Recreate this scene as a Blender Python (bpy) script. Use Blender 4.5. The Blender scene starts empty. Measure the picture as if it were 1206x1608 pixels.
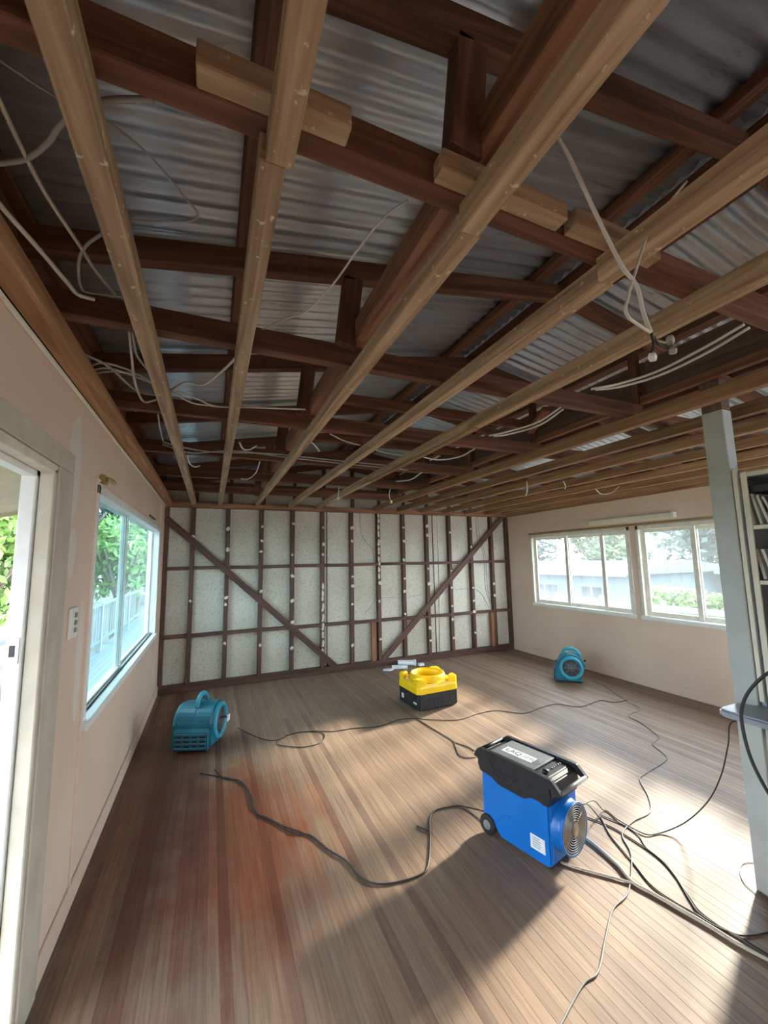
import bpy, bmesh, math, random
from mathutils import Vector, Matrix
random.seed(7)
C = bpy.context.scene.collection
S = bpy.context.scene

# ---------------------------------------------------------------- camera, light, exposure
F_PX, YAW, PITCH, ROLL, CAM_H = 631.3, 0.4052, 0.1193, -0.0181, 1.6
def cam_axes():
    fw = Vector((math.sin(YAW)*math.cos(PITCH), math.cos(YAW)*math.cos(PITCH), math.sin(PITCH)))
    r = Vector((math.cos(YAW), -math.sin(YAW), 0)); u = r.cross(fw)
    c, s = math.cos(ROLL), math.sin(ROLL)
    return c*r + s*u, -s*r + c*u, fw
RX, UX, FW = cam_axes()
cd = bpy.data.cameras.new('camera'); cam = bpy.data.objects.new('camera', cd); C.objects.link(cam)
cd.sensor_fit = 'VERTICAL'; cd.sensor_height = 36.0; cd.lens = F_PX*36.0/1608.0
cd.clip_start = 0.02; cd.clip_end = 300
m = Matrix((RX, UX, -FW)).transposed().to_4x4(); m.translation = (0, 0, CAM_H); cam.matrix_world = m
S.camera = cam
def at(x, y, axis, val):
    """world point on the plane axis=val seen at photo pixel (x, y): used only to read positions off the photograph"""
    d = FW + RX*((x-603)/F_PX) - UX*((y-804)/F_PX)
    o = Vector((0, 0, CAM_H)); t = (val-o[axis])/d[axis]
    return o + d*t

w = bpy.data.worlds.new('sky'); S.world = w; w.use_nodes = True
bg = w.node_tree.nodes['Background']; bg.inputs[0].default_value = (0.80, 0.90, 1.0, 1); bg.inputs[1].default_value = 5.0
sl = bpy.data.lights.new('sun', 'SUN'); sun = bpy.data.objects.new('sun', sl); C.objects.link(sun)
sl.energy = 7.2; sl.angle = math.radians(5.0); sl.color = (1.0, 0.90, 0.75)
SUN_EL = math.radians(22.0); sd = Vector((0.955, 0.297, 0)).normalized()*math.cos(SUN_EL); sd.z = math.sin(SUN_EL)
sun.rotation_euler = sd.to_track_quat('Z', 'Y').to_euler()
S.view_settings.view_transform = 'Standard'; S.view_settings.look = 'None'
S.view_settings.gamma = 1.0; S.view_settings.use_curve_mapping = False
S.view_settings.exposure = 1.6

# ---------------------------------------------------------------- helpers
def link(o, parent=None):
    C.objects.link(o)
    if parent is not None: o.parent = parent
    return o
def tag(o, label=None, cat=None, group=None, kind=None):
    if label: o['label'] = label
    if cat: o['category'] = cat
    if group: o['group'] = group
    if kind: o['kind'] = kind
    return o
def empty(name, loc=(0, 0, 0), rz=0, label=None, cat=None, group=None, kind=None):
    o = bpy.data.objects.new(name, None); link(o); o.location = loc; o.rotation_euler = (0, 0, rz)
    o.empty_display_size = 0.1
    return tag(o, label, cat, group, kind)
def mesh_obj(name, me, mat, parent=None, smooth=False):
    o = bpy.data.objects.new(name, me)
    if mat is not None and not me.materials: me.materials.append(mat)
    if smooth:
        for p in me.polygons: p.use_smooth = True
    return link(o, parent)
def bm_obj(name, bm, mat, parent=None, smooth=False):
    me = bpy.data.meshes.new(name); bmesh.ops.recalc_face_normals(bm, faces=bm.faces); bm.to_mesh(me); bm.free()
    return mesh_obj(name, me, mat, parent, smooth)
def bbox(bm, x0, x1, y0, y1, z0, z1, bev=0.0, seg=1):
    vs = [bm.verts.new((x, y, z)) for x in (x0, x1) for y in (y0, y1) for z in (z0, z1)]
    q = [(0,1,3,2),(4,6,7,5),(0,4,5,1),(2,3,7,6),(0,2,6,4),(1,5,7,3)]
    fs = [bm.faces.new([vs[i] for i in f]) for f in q]
    if bev > 0:
        es = list({e for f in fs for e in f.edges})
        bmesh.ops.bevel(bm, geom=es, offset=bev, segments=seg, affect='EDGES', profile=0.5)
    return vs
def box(name, x0, x1, y0, y1, z0, z1, mat, parent=None, bev=0.0, seg=1, smooth=False):
    bm = bmesh.new(); bbox(bm, x0, x1, y0, y1, z0, z1, bev, seg)
    return bm_obj(name, bm, mat, parent, smooth)
def timber(name, p0, p1, wd, ht, mat, parent=None, bev=0.003, up=(0, 0, 1), warp=0.0):
    """sawn length of timber from p0 to p1 (centre line), local X along its length"""
    p0, p1 = Vector(p0), Vector(p1); d = p1-p0; L = d.length; xa = d/L
    ya = Vector(up).cross(xa).normalized(); za = xa.cross(ya)
    bm = bmesh.new(); bbox(bm, -L/2, L/2, -wd/2, wd/2, -ht/2, ht/2, bev)
    o = bm_obj(name, bm, mat, parent)
    M = Matrix((xa, ya, za)).transposed().to_4x4(); M.translation = (p0+p1)/2
    o.matrix_basis = M
    return o
def prism(bm, pts, a, b, axis):
    """polygon pts extruded from a to b along axis (0 x, 1 y, 2 z); pts in the two other coords in order"""
    def mk(p, t):
        l = [p[0], p[1]]; l.insert(axis, t); return bm.verts.new(l)
    A = [mk(p, a) for p in pts]; B = [mk(p, b) for p in pts]; n = len(pts)
    fs = [bm.faces.new(A), bm.faces.new(B[::-1])]
    for i in range(n): fs.append(bm.faces.new((A[i], B[i], B[(i+1) % n], A[(i+1) % n])))
    return fs
def spline(P, n=8):
    P = [Vector(p) for p in P]; out = []
    Q = [2*P[0]-P[1]] + P + [2*P[-1]-P[-2]]
    for i in range(1, len(Q)-2):
        a, b, c, d = Q[i-1:i+3]
        for k in range(n):
            t = k/n
            out.append(0.5*((2*b)+(c-a)*t+(2*a-5*b+4*c-d)*t*t+(3*b-a-3*c+d)*t**3))
    out.append(P[-1]); return out
def tube_bm(bm, pts, r, k=6, closed=False):
    rings = []; n = len(pts); prev = None
    for i, p in enumerate(pts):
        t = (pts[(i+1) % n]-pts[i-1]) if closed else (pts[min(i+1, n-1)]-pts[max(i-1, 0)])
        if t.length < 1e-7: t = Vector((0, 0, 1))
        t.normalize()
        a = prev if prev is not None else (Vector((0, 0, 1)) if abs(t.z) < .9 else Vector((1, 0, 0)))
        s = (a - t*a.dot(t)).normalized(); prev = s; v = t.cross(s)
        rr = r(i/(n-1)) if callable(r) else r
        rings.append([bm.verts.new(p + s*rr*math.cos(2*math.pi*j/k) + v*rr*math.sin(2*math.pi*j/k)) for j in range(k)])
    for i in range(n if closed else n-1):
        A, B = rings[i], rings[(i+1) % n]
        for j in range(k): bm.faces.new((A[j], A[(j+1) % k], B[(j+1) % k], B[j]))
    if not closed:
        bm.faces.new(rings[0][::-1]); bm.faces.new(rings[-1])
def tube(name, P, r, mat, parent=None, k=6, n=8, closed=False, raw=False):
    bm = bmesh.new(); pts = [Vector(p) for p in P] if raw else spline(P, n)
    tube_bm(bm, pts, r, k, closed)
    return bm_obj(name, bm, mat, parent, True)
def lathe(name, prof, mat, parent=None, axis='Y', seg=32, smooth=True, cap=False):
    """profile (r, t) revolved about the axis"""
    bm = bmesh.new(); rings = []
    for r, t in prof:
        ring = []
        for j in range(seg):
            a = 2*math.pi*j/seg; c, s = r*math.cos(a), r*math.sin(a)
            ring.append(bm.verts.new({'Y': (c, t, s), 'Z': (c, s, t), 'X': (t, c, s)}[axis]))
        rings.append(ring)
    for i in range(len(rings)-1):
        for j in range(seg): bm.faces.new((rings[i][j], rings[i][(j+1) % seg], rings[i+1][(j+1) % seg], rings[i+1][j]))
    if cap: bm.faces.new(rings[0]); bm.faces.new(rings[-1])
    o = bm_obj(name, bm, mat, parent, smooth)
    return o

# ---------------------------------------------------------------- materials
def newmat(name):
    mt = bpy.data.materials.new(name); mt.use_nodes = True
    return mt, mt.node_tree, mt.node_tree.nodes['Principled BSDF']
def N(nt, t, **kw):
    n = nt.nodes.new(t)
    for k, v in kw.items(): setattr(n, k, v)
    return n
def ramp(nt, stops):
    r = N(nt, 'ShaderNodeValToRGB'); e = r.color_ramp.elements
    while len(e) < len(stops): e.new(0.5)
    for el, (p, c) in zip(e, stops): el.position = p; el.color = (*c, 1)
    return r
def mix(nt, a, b, fac, mode='MIX'):
    n = N(nt, 'ShaderNodeMix', data_type='RGBA', blend_type=mode)
    for sock, v in ((n.inputs['Factor'], fac), (n.inputs['A'], a), (n.inputs['B'], b)):
        if hasattr(v, 'is_linked') or hasattr(v, 'links'): nt.links.new(v, sock)
        elif isinstance(v, (int, float)): sock.default_value = v
        else: sock.default_value = (*v, 1)
    return n.outputs['Result']
def plain(name, col, rough=0.5, metal=0.0, var=0.08, scale=8.0, bump=0.0, spec=0.5):
    """a colour with a little mottling"""
    mt, nt, b = newmat(name)
    tc = N(nt, 'ShaderNodeTexCoord'); no = N(nt, 'ShaderNodeTexNoise'); no.inputs['Scale'].default_value = scale; no.inputs['Detail'].default_value = 5
    nt.links.new(tc.outputs['Object'], no.inputs['Vector'])
    lo = tuple(c*(1-var*2) for c in col); hi = tuple(min(1, c*(1+var*2)) for c in col)
    r = ramp(nt, [(0.3, lo), (0.7, hi)]); nt.links.new(no.outputs['Fac'], r.inputs[0]); nt.links.new(r.outputs[0], b.inputs['Base Color'])
    b.inputs['Roughness'].default_value = rough; b.inputs['Metallic'].default_value = metal; b.inputs['Specular IOR Level'].default_value = spec
    if bump:
        bp = N(nt, 'ShaderNodeBump'); bp.inputs['Strength'].default_value = bump; bp.inputs['Distance'].default_value = 0.004
        nt.links.new(no.outputs['Fac'], bp.inputs['Height']); nt.links.new(bp.outputs[0], b.inputs['Normal'])
    return mt
def wood(name, cols, rough=0.75, stretch=(1.2, 22, 22), specks=None, bump=0.25):
    """sawn timber: grain runs along local X; each length differs a little"""
    mt, nt, b = newmat(name); L = nt.links
    tc = N(nt, 'ShaderNodeTexCoord'); oi = N(nt, 'ShaderNodeObjectInfo')
    mp = N(nt, 'ShaderNodeMapping'); mp.inputs['Scale'].default_value = stretch; L.new(tc.outputs['Object'], mp.inputs[0])
    ad = N(nt, 'ShaderNodeVectorMath', operation='ADD'); L.new(mp.outputs[0], ad.inputs[0])
    sc = N(nt, 'ShaderNodeVectorMath', operation='SCALE'); sc.inputs[0].default_value = (31, 17, 47); L.new(oi.outputs['Random'], sc.inputs['Scale']); L.new(sc.outputs[0], ad.inputs[1])
    n1 = N(nt, 'ShaderNodeTexNoise'); n1.inputs['Scale'].default_value = 1.6; n1.inputs['Detail'].default_value = 8; n1.inputs['Distortion'].default_value = 0.6; L.new(ad.outputs[0], n1.inputs[0])
    r = ramp(nt, [(0.28, cols[0]), (0.5, cols[1]), (0.75, cols[2])]); L.new(n1.outputs['Fac'], r.inputs[0])
    hs = N(nt, 'ShaderNodeHueSaturation'); mr = N(nt, 'ShaderNodeMapRange'); mr.inputs['To Min'].default_value = 0.8; mr.inputs['To Max'].default_value = 1.2
    L.new(oi.outputs['Random'], mr.inputs[0]); L.new(mr.outputs[0], hs.inputs['Value']); L.new(r.outputs[0], hs.inputs['Color'])
    col = hs.outputs[0]
    if specks:
        n2 = N(nt, 'ShaderNodeTexNoise'); n2.inputs['Scale'].default_value = 48; n2.inputs['Detail'].default_value = 4; L.new(tc.outputs['Object'], n2.inputs[0])
        r2 = ramp(nt, [(specks[1], (0, 0, 0)), (specks[1]+0.05, (1, 1, 1))]); L.new(n2.outputs['Fac'], r2.inputs[0])
        col = mix(nt, col, specks[0], r2.outputs[0])
    L.new(col, b.inputs['Base Color']); b.inputs['Roughness'].default_value = rough
    bp = N(nt, 'ShaderNodeBump'); bp.inputs['Strength'].default_value = bump; bp.inputs['Distance'].default_value = 0.003
    L.new(n1.outputs['Fac'], bp.inputs['Height']); L.new(bp.outputs[0], b.inputs['Normal'])
    return mt
M = {}
M['tan'] = wood('dusty_tan_timber', [(.21, .128, .066), (.41, .272, .158), (.58, .42, .262)], specks=((.66, .55, .40), .655), bump=.5)
M['red'] = wood('red_brown_timber', [(.12, .048, .024), (.24, .105, .052), (.35, .17, .09)])
M['orange'] = wood('orange_timber', [(.21, .105, .048), (.35, .19, .092), (.46, .275, .15)])
M['dark'] = wood('dark_hardwood', [(.070, .025, .013), (.15, .058, .031), (.26, .115, .064)])
M['stud'] = wood('stud_hardwood', [(.055, .024, .018), (.10, .045, .033), (.16, .08, .06)])
M['board'] = wood('brown_board', [(.10, .06, .045), (.15, .095, .07), (.2, .13, .10)])
M['jambwood'] = wood('worn_cream_paint', [(.58, .52, .41), (.66, .60, .48), (.72, .67, .56)], stretch=(6, 6, 3), specks=((.36, .29, .19), .76), bump=.1)
M['white'] = plain('white_paint', (.78, .78, .74), .45, var=.03)
M['cream'] = plain('cream_paint', (.80, .76, .62), .5, var=.03)
M['frame'] = plain('window_frame_paint', (.74, .71, .61), .5, var=.05, scale=14)
M['alu'] = plain('aluminium', (.62, .64, .66), .35, metal=.7, var=.05)
M['black'] = plain('black_plastic', (.022, .023, .026), .42, var=.1)
M['lid'] = plain('charcoal_plastic', (.018, .019, .023), .40, var=.12, scale=30)
M['grey'] = plain('grey_plastic', (.22, .23, .24), .35, var=.1)
M['rubber'] = plain('rubber', (.02, .02, .02), .75, var=.1)
M['blue'] = plain('blue_plastic', (.001, .155, .56), .38, var=.05, scale=5)
M['teal'] = plain('teal_plastic', (.010, .135, .20), .36, var=.10, scale=7)
M['teal_l'] = plain('teal_rim', (.03, .30, .42), .33, var=.06)
M['yellow'] = plain('yellow_plastic', (.93, .60, .002), .38, var=.03)
M['chrome'] = plain('zinc_wire', (.60, .60, .58), .3, metal=.9, var=.04)
M['label'] = plain('white_sticker', (.78, .80, .82), .5, var=.03, scale=40)
M['ink'] = plain('dark_print', (.05, .06, .08), .6, var=.02)
M['ink2'] = plain('pale_print', (.30, .36, .40), .6, var=.02)
M['cardboard'] = plain('tan_hub_sticker', (.55, .40, .22), .7, var=.15, scale=40)
M['cable_w'] = plain('white_cable', (.66, .64, .58), .5, var=.08)
M['cable_g'] = plain('grey_cable', (.36, .36, .34), .5, var=.08)
M['cord'] = plain('black_cord', (.022, .021, .020), .55, var=.1)
M['cord_g'] = plain('grey_cord', (.20, .20, .19), .55, var=.1)
M['hose'] = plain('cream_hose', (.55, .50, .40), .45, var=.1)
M['plastic_w'] = plain('white_wrap', (.80, .82, .84), .35, var=.04)
M['bluegrey'] = plain('bluegrey_paint', (.36, .41, .47), .5, var=.06, scale=4)
M['postpaint'] = plain('pale_grey_paint', (.50, .52, .50), .5, var=.05, scale=5)
M['bench'] = plain('laminate', (.33, .36, .42), .3, var=.05)
M['paper'] = plain('paper', (.74, .73, .69), .7, var=.06)
M['brass'] = plain('old_brass', (.40, .28, .12), .4, metal=.6, var=.1)
M['glue'] = plain('glue', (.66, .58, .48), .7, var=.1, scale=40)
M['deck'] = plain('deck_paint', (.055, .078, .092), .6, var=.08)
M['rail'] = plain('rail_paint', (.045, .085, .105), .5, var=.06)
M['railw'] = plain('baluster_paint', (.16, .18, .19), .5, var=.05)
M['soffit'] = plain('soffit_paint', (.40, .34, .20), .6, var=.04)
M['dirt'] = plain('bare_earth', (.065, .055, .042), .9, var=.2, scale=.8)
M['leaf1'] = plain('leaf_bright', (.075, .15, .02), .55, var=.3, scale=1.5)
M['leaf2'] = plain('leaf_dark', (.040, .085, .025), .55, var=.3, scale=1.5)
M['leaf3'] = plain('leaf_blue', (.050, .085, .065), .6, var=.3, scale=1.5)
M['bark'] = plain('bark', (.09, .07, .05), .85, var=.2, scale=10)
M['hwall'] = plain('weatherboard_paint', (.085, .12, .145), .6, var=.04, scale=1)
M['hroof'] = plain('painted_roof', (.075, .10, .125), .5, var=.06, scale=1)
M['htrim'] = plain('house_trim', (.13, .15, .16), .5, var=.03)
M['hglass'] = plain('house_glass', (.03, .04, .05), .12, var=.1, scale=2)
M['post_dark'] = plain('weathered_rail', (.07, .09, .105), .6, var=.1)

def mat_pink(name, patches=()):
    """worn pinkish wall paint with filler patches of their own shape (world y, z, ry, rz)"""
    mt, nt, b = newmat(name); L = nt.links
    g = N(nt, 'ShaderNodeNewGeometry'); n = N(nt, 'ShaderNodeTexNoise'); n.inputs['Scale'].default_value = 1.3; n.inputs['Detail'].default_value = 6
    L.new(g.outputs['Position'], n.inputs[0])
    r = ramp(nt, [(.3, (.69, .515, .395)), (.55, (.74, .565, .44)), (.75, (.77, .61, .49))]); L.new(n.outputs['Fac'], r.inputs[0]); col = r.outputs[0]
    n3 = N(nt, 'ShaderNodeTexNoise'); n3.inputs['Scale'].default_value = 9; n3.inputs['Detail'].default_value = 4; L.new(g.outputs['Position'], n3.inputs[0])
    for (py, pz, ry, rz) in patches:
        s = N(nt, 'ShaderNodeVectorMath', operation='SUBTRACT'); s.inputs[1].default_value = (0, py, pz); L.new(g.outputs['Position'], s.inputs[0])
        sc = N(nt, 'ShaderNodeVectorMath', operation='MULTIPLY'); sc.inputs[1].default_value = (0, 1/ry, 1/rz); L.new(s.outputs[0], sc.inputs[0])
        ln = N(nt, 'ShaderNodeVectorMath', operation='LENGTH'); L.new(sc.outputs[0], ln.inputs[0])
        a = N(nt, 'ShaderNodeMath', operation='MULTIPLY_ADD'); L.new(n3.outputs['Fac'], a.inputs[0]); a.inputs[1].default_value = 0.7; L.new(ln.outputs['Value'], a.inputs[2])
        rr = ramp(nt, [(.90, (.8, .8, .8)), (1.0, (0, 0, 0))])
        dv = N(nt, 'ShaderNodeMath', operation='MULTIPLY'); dv.inputs[1].default_value = .72; L.new(a.outputs[0], dv.inputs[0]); L.new(dv.outputs[0], rr.inputs[0])
        col = mix(nt, col, (.74, .70, .64), rr.outputs[0])
    L.new(col, b.inputs['Base Color']); b.inputs['Roughness'].default_value = .55
    bp = N(nt, 'ShaderNodeBump'); bp.inputs['Strength'].default_value = .08; bp.inputs['Distance'].default_value = .01; L.new(n3.outputs['Fac'], bp.inputs['Height']); L.new(bp.outputs[0], b.inputs['Normal'])
    return mt
M['pink_l'] = mat_pink('pink_wall_left', [(2.15, 2.02, .09, .26), (2.20, 1.66, .055, .12), (2.42, 1.15, .05, .30)])
M['pink'] = mat_pink('pink_wall')
def mat_fibro():
    mt, nt, b = newmat('speckled_sheet'); L = nt.links
    g = N(nt, 'ShaderNodeNewGeometry')
    n = N(nt, 'ShaderNodeTexNoise'); n.inputs['Scale'].default_value = 45; n.inputs['Detail'].default_value = 5; L.new(g.outputs['Position'], n.inputs[0])
    n2 = N(nt, 'ShaderNodeTexNoise'); n2.inputs['Scale'].default_value = 1.6; n2.inputs['Detail'].default_value = 3; L.new(g.outputs['Position'], n2.inputs[0])
    r = ramp(nt, [(.30, (.42, .385, .32)), (.42, (.60, .56, .475)), (.7, (.68, .64, .555))]); L.new(n.outputs['Fac'], r.inputs[0])
    r2 = ramp(nt, [(.3, (.80, .78, .72)), (.7, (1, 1, 1))]); L.new(n2.outputs['Fac'], r2.inputs[0])
    L.new(mix(nt, r.outputs[0], r2.outputs[0], 1.0, 'MULTIPLY'), b.inputs['Base Color']); b.inputs['Roughness'].default_value = .7
    return mt
M['fibro'] = mat_fibro()
def mat_corr():
    mt, nt, b = newmat('corrugated_steel'); L = nt.links
    tc = N(nt, 'ShaderNodeTexCoord'); oi = N(nt, 'ShaderNodeObjectInfo')
    mp = N(nt, 'ShaderNodeMapping'); mp.inputs['Scale'].default_value = (1.5, 14, 1); L.new(tc.outputs['Object'], mp.inputs[0])
    ad = N(nt, 'ShaderNodeVectorMath', operation='ADD'); L.new(mp.outputs[0], ad.inputs[0])
    sc = N(nt, 'ShaderNodeVectorMath', operation='SCALE'); sc.inputs[0].default_value = (13, 71, 5); L.new(oi.outputs['Random'], sc.inputs['Scale']); L.new(sc.outputs[0], ad.inputs[1])
    n = N(nt, 'ShaderNodeTexNoise'); n.inputs['Scale'].default_value = 3.0; n.inputs['Detail'].default_value = 8; n.inputs['Roughness'].default_value = .7; L.new(ad.outputs[0], n.inputs[0])
    r = ramp(nt, [(.30, (.29, .315, .34)), (.42, (.54, .575, .61)), (.7, (.66, .70, .74))]); L.new(n.outputs['Fac'], r.inputs[0])
    L.new(r.outputs[0], b.inputs['Base Color']); b.inputs['Roughness'].default_value = .36; b.inputs['Metallic'].default_value = .6
    return mt
M['corr'] = mat_corr()
def mat_floor():
    mt, nt, b = newmat('worn_timber_floor'); L = nt.links
    g = N(nt, 'ShaderNodeNewGeometry'); oi = N(nt, 'ShaderNodeObjectInfo')
    mp = N(nt, 'ShaderNodeMapping'); mp.inputs['Scale'].default_value = (34, 1.3, 1); L.new(g.outputs['Position'], mp.inputs[0])
    sc = N(nt, 'ShaderNodeVectorMath', operation='SCALE'); sc.inputs[0].default_value = (0, 41, 0); L.new(oi.outputs['Random'], sc.inputs['Scale'])
    ad = N(nt, 'ShaderNodeVectorMath', operation='ADD'); L.new(mp.outputs[0], ad.inputs[0]); L.new(sc.outputs[0], ad.inputs[1])
    n = N(nt, 'ShaderNodeTexNoise'); n.inputs['Scale'].default_value = 2.0; n.inputs['Detail'].default_value = 8; n.inputs['Roughness'].default_value = .65; L.new(ad.outputs[0], n.inputs[0])
    r = ramp(nt, [(.28, (.165, .105, .072)), (.5, (.245, .168, .120)), (.75, (.325, .238, .178))]); L.new(n.outputs['Fac'], r.inputs[0])
    rr = ramp(nt, [(0, (.70, .62, .62)), (.18, (.93, .86, .82)), (.36, (1.1, 1.04, .97)), (.54, (.84, .77, .75)), (.72, (1.0, .96, .92)), (.88, (1.22, 1.14, 1.02)), (1, (.9, .8, .76))]); L.new(oi.outputs['Random'], rr.inputs[0])
    col = mix(nt, r.outputs[0], rr.outputs[0], 1.0, 'MULTIPLY')
    # red-brown damp patch between the left fan and the cord, with a ragged edge that follows the boards
    def patch(cx, cy, rx, ry, amp):
        s = N(nt, 'ShaderNodeVectorMath', operation='SUBTRACT'); s.inputs[1].default_value = (cx, cy, 0); L.new(g.outputs['Position'], s.inputs[0])
        q = N(nt, 'ShaderNodeVectorMath', operation='MULTIPLY'); q.inputs[1].default_value = (1/rx, 1/ry, 0); L.new(s.outputs[0], q.inputs[0])
        ln = N(nt, 'ShaderNodeVectorMath', operation='LENGTH'); L.new(q.outputs[0], ln.inputs[0])
        n2 = N(nt, 'ShaderNodeTexNoise'); n2.inputs['Scale'].default_value = 5; n2.inputs['Detail'].default_value = 4; L.new(g.outputs['Position'], n2.inputs[0])
        a = N(nt, 'ShaderNodeMath', operation='MULTIPLY_ADD'); L.new(n2.outputs['Fac'], a.inputs[0]); a.inputs[1].default_value = amp; L.new(ln.outputs['Value'], a.inputs[2])
        a2 = N(nt, 'ShaderNodeMath', operation='MULTIPLY_ADD'); L.new(oi.outputs['Random'], a2.inputs[0]); a2.inputs[1].default_value = .35; L.new(a.outputs[0], a2.inputs[2])
        o = N(nt, 'ShaderNodeMapRange'); o.inputs['From Min'].default_value = 1.0; o.inputs['From Max'].default_value = 1.55; o.inputs['To Min'].default_value = 1; o.inputs['To Max'].default_value = 0
        L.new(a2.outputs[0], o.inputs[0]); return o.outputs[0]
    f1 = patch(.17, 2.75, .62, 1.0, .7); f2 = patch(-.35, 3.9, .55, 2.6, .7)
    tone = mix(nt, (1, 1, 1), (.62, .42, .34), f2)
    col = mix(nt, col, tone, 1.0, 'MULTIPLY')
    tone = mix(nt, (1, 1, 1), (.95, .46, .28), f1)
    col = mix(nt, col, tone, 1.0, 'MULTIPLY')
    L.new(col, b.inputs['Base Color'])
    n5 = N(nt, 'ShaderNodeTexNoise'); n5.inputs['Scale'].default_value = 4; n5.inputs['Detail'].default_value = 6; L.new(g.outputs['Position'], n5.inputs[0])
    mr = N(nt, 'ShaderNodeMapRange'); mr.inputs['To Min'].default_value = .46; mr.inputs['To Max'].default_value = .66; L.new(n5.outputs['Fac'], mr.inputs[0]); L.new(mr.outputs[0], b.inputs['Roughness'])
    bp = N(nt, 'ShaderNodeBump'); bp.inputs['Strength'].default_value = .10; bp.inputs['Distance'].default_value = .003; L.new(n.outputs['Fac'], bp.inputs['Height']); L.new(bp.outputs[0], b.inputs['Normal'])
    return mt
M['floor'] = mat_floor()
def mat_glass(name, haze, tint):
    mt = bpy.data.materials.new(name); mt.use_nodes = True; nt = mt.node_tree; L = nt.links
    nt.nodes.remove(nt.nodes['Principled BSDF']); out = nt.nodes['Material Output']
    tr = N(nt, 'ShaderNodeBsdfTransparent'); tr.inputs[0].default_value = (*tint, 1)
    gl = N(nt, 'ShaderNodeBsdfGlossy'); gl.inputs['Roughness'].default_value = .03
    tl = N(nt, 'ShaderNodeBsdfTranslucent'); tl.inputs[0].default_value = (.85, .92, .95, 1)
    g = N(nt, 'ShaderNodeNewGeometry'); n = N(nt, 'ShaderNodeTexNoise'); n.inputs['Scale'].default_value = 3; n.inputs['Detail'].default_value = 5; L.new(g.outputs['Position'], n.inputs[0])
    mr = N(nt, 'ShaderNodeMapRange'); mr.inputs['To Min'].default_value = haze*.6; mr.inputs['To Max'].default_value = haze*1.4; L.new(n.outputs['Fac'], mr.inputs[0])
    m1 = N(nt, 'ShaderNodeMixShader'); L.new(mr.outputs[0], m1.inputs[0]); L.new(tr.outputs[0], m1.inputs[1]); L.new(tl.outputs[0], m1.inputs[2])
    m2 = N(nt, 'ShaderNodeMixShader'); m2.inputs[0].default_value = .05; L.new(m1.outputs[0], m2.inputs[1]); L.new(gl.outputs[0], m2.inputs[2])
    L.new(m2.outputs[0], out.inputs['Surface']); return mt
M['glass'] = mat_glass('dusty_glass', .022, (.95, .98, .98))
M['glass_l'] = mat_glass('tinted_glass', .035, (.60, .73, .75))

# ---------------------------------------------------------------- room dimensions
XL, XR, YB, YN, HC = -0.572, 4.983, 5.862, -3.0, 2.372
JT = HC + 0.07            # top of the ceiling joists
RIDGE_X = 1.79
def raf(x):               # underside of the rafters
    return 2.72 + 0.18*x if x <= RIDGE_X else 2.72 + 0.18*(2*RIDGE_X - x)

# ---------------------------------------------------------------- floor: narrow boards
floor = box('floor', XL-.1, XR+.1, YN-.1, YB+.1, -.12, -.021, M['dark'])
tag(floor, 'worn brown timber strip floor of the stripped room', kind='structure')
PW = 0.0465; nb = int((XR-XL)/PW)+1
pm = bpy.data.meshes.new('floor_board'); b_ = bmesh.new(); bbox(b_, -PW/2+.0002, PW/2-.0002, -.5, .5, -.02, 0, .0007); b_.to_mesh(pm); b_.free(); pm.materials.append(M['floor'])
for i in range(nb):
    x = XL + PW*(i+.5); cuts = [YN]
    y = YN + random.uniform(1.2, 4.0)
    while y < YB-.8:
        cuts.append(y); y += random.uniform(5.2, 7.0)
    cuts.append(YB)
    for a, c in zip(cuts[:-1], cuts[1:]):
        if a > YB or c < -0.2 and random.random() < 0: continue
        o = bpy.data.objects.new('floor_board', pm); link(o, floor); o.location = (x, (a+c)/2, random.uniform(-.0004, .0004)); o.scale = (1, c-a-.0015, 1)

# ---------------------------------------------------------------- roof sheets
roof = empty('roof', label='grey corrugated steel roof sheets above the exposed rafters', kind='structure')
def sheet_mesh(L):
    bm = bmesh.new(); nx = 11*8; pw = .836
    rows = []
    for i in range(nx+1):
        y = -pw/2 + pw*i/nx; z = .0105*math.cos(2*math.pi*11*i/nx)
        rows.append([bm.verts.new((xx, y, z)) for xx in (-L/2, 0, L/2)] + [bm.verts.new((xx, y, z+.0015)) for xx in (-L/2, 0, L/2)])
    for a, c in zip(rows[:-1], rows[1:]):
        for k in (0, 1): bm.faces.new((a[k], a[k+1], c[k+1], c[k])); bm.faces.new((a[k+3], c[k+3], c[k+4], a[k+4]))
        bm.faces.new((a[0], c[0], c[3], a[3])); bm.faces.new((a[2], a[5], c[5], c[2]))
    me = bpy.data.meshes.new('roof_sheet'); bmesh.ops.recalc_face_normals(bm, faces=bm.faces); bm.to_mesh(me); bm.free(); me.materials.append(M['corr'])
    for p in me.polygons: p.use_smooth = True
    return me
for side in (-1, 1):
    x_e = XL-.62 if side < 0 else XR+.62
    x0, x1 = (x_e, RIDGE_X) if side < 0 else (RIDGE_X, x_e)
    za, zb = raf(x0)+.145, raf(x1)+.145
    L = math.hypot(x1-x0, zb-za); ang = math.atan2(zb-za, x1-x0); me = sheet_mesh(L)
    k = 0; y = YN-.1
    while y < YB+.45:
        o = bpy.data.objects.new('roof_sheet', me); link(o, roof)
        o.location = ((x0+x1)/2, y+.38, (za+zb)/2 + (k % 2)*.002); o.rotation_euler = (0, -ang, 0); y += .762; k += 1
bm = bmesh.new(); prism(bm, [(RIDGE_X-.2, raf(RIDGE_X)+.128), (RIDGE_X, raf(RIDGE_X)+.165), (RIDGE_X+.2, raf(RIDGE_X)+.128), (RIDGE_X+.2, raf(RIDGE_X)+.131+.04), (RIDGE_X, raf(RIDGE_X)+.17+.03), (RIDGE_X-.2, raf(RIDGE_X)+.131+.04)], YN-.3, YB+.5, 1)
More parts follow.
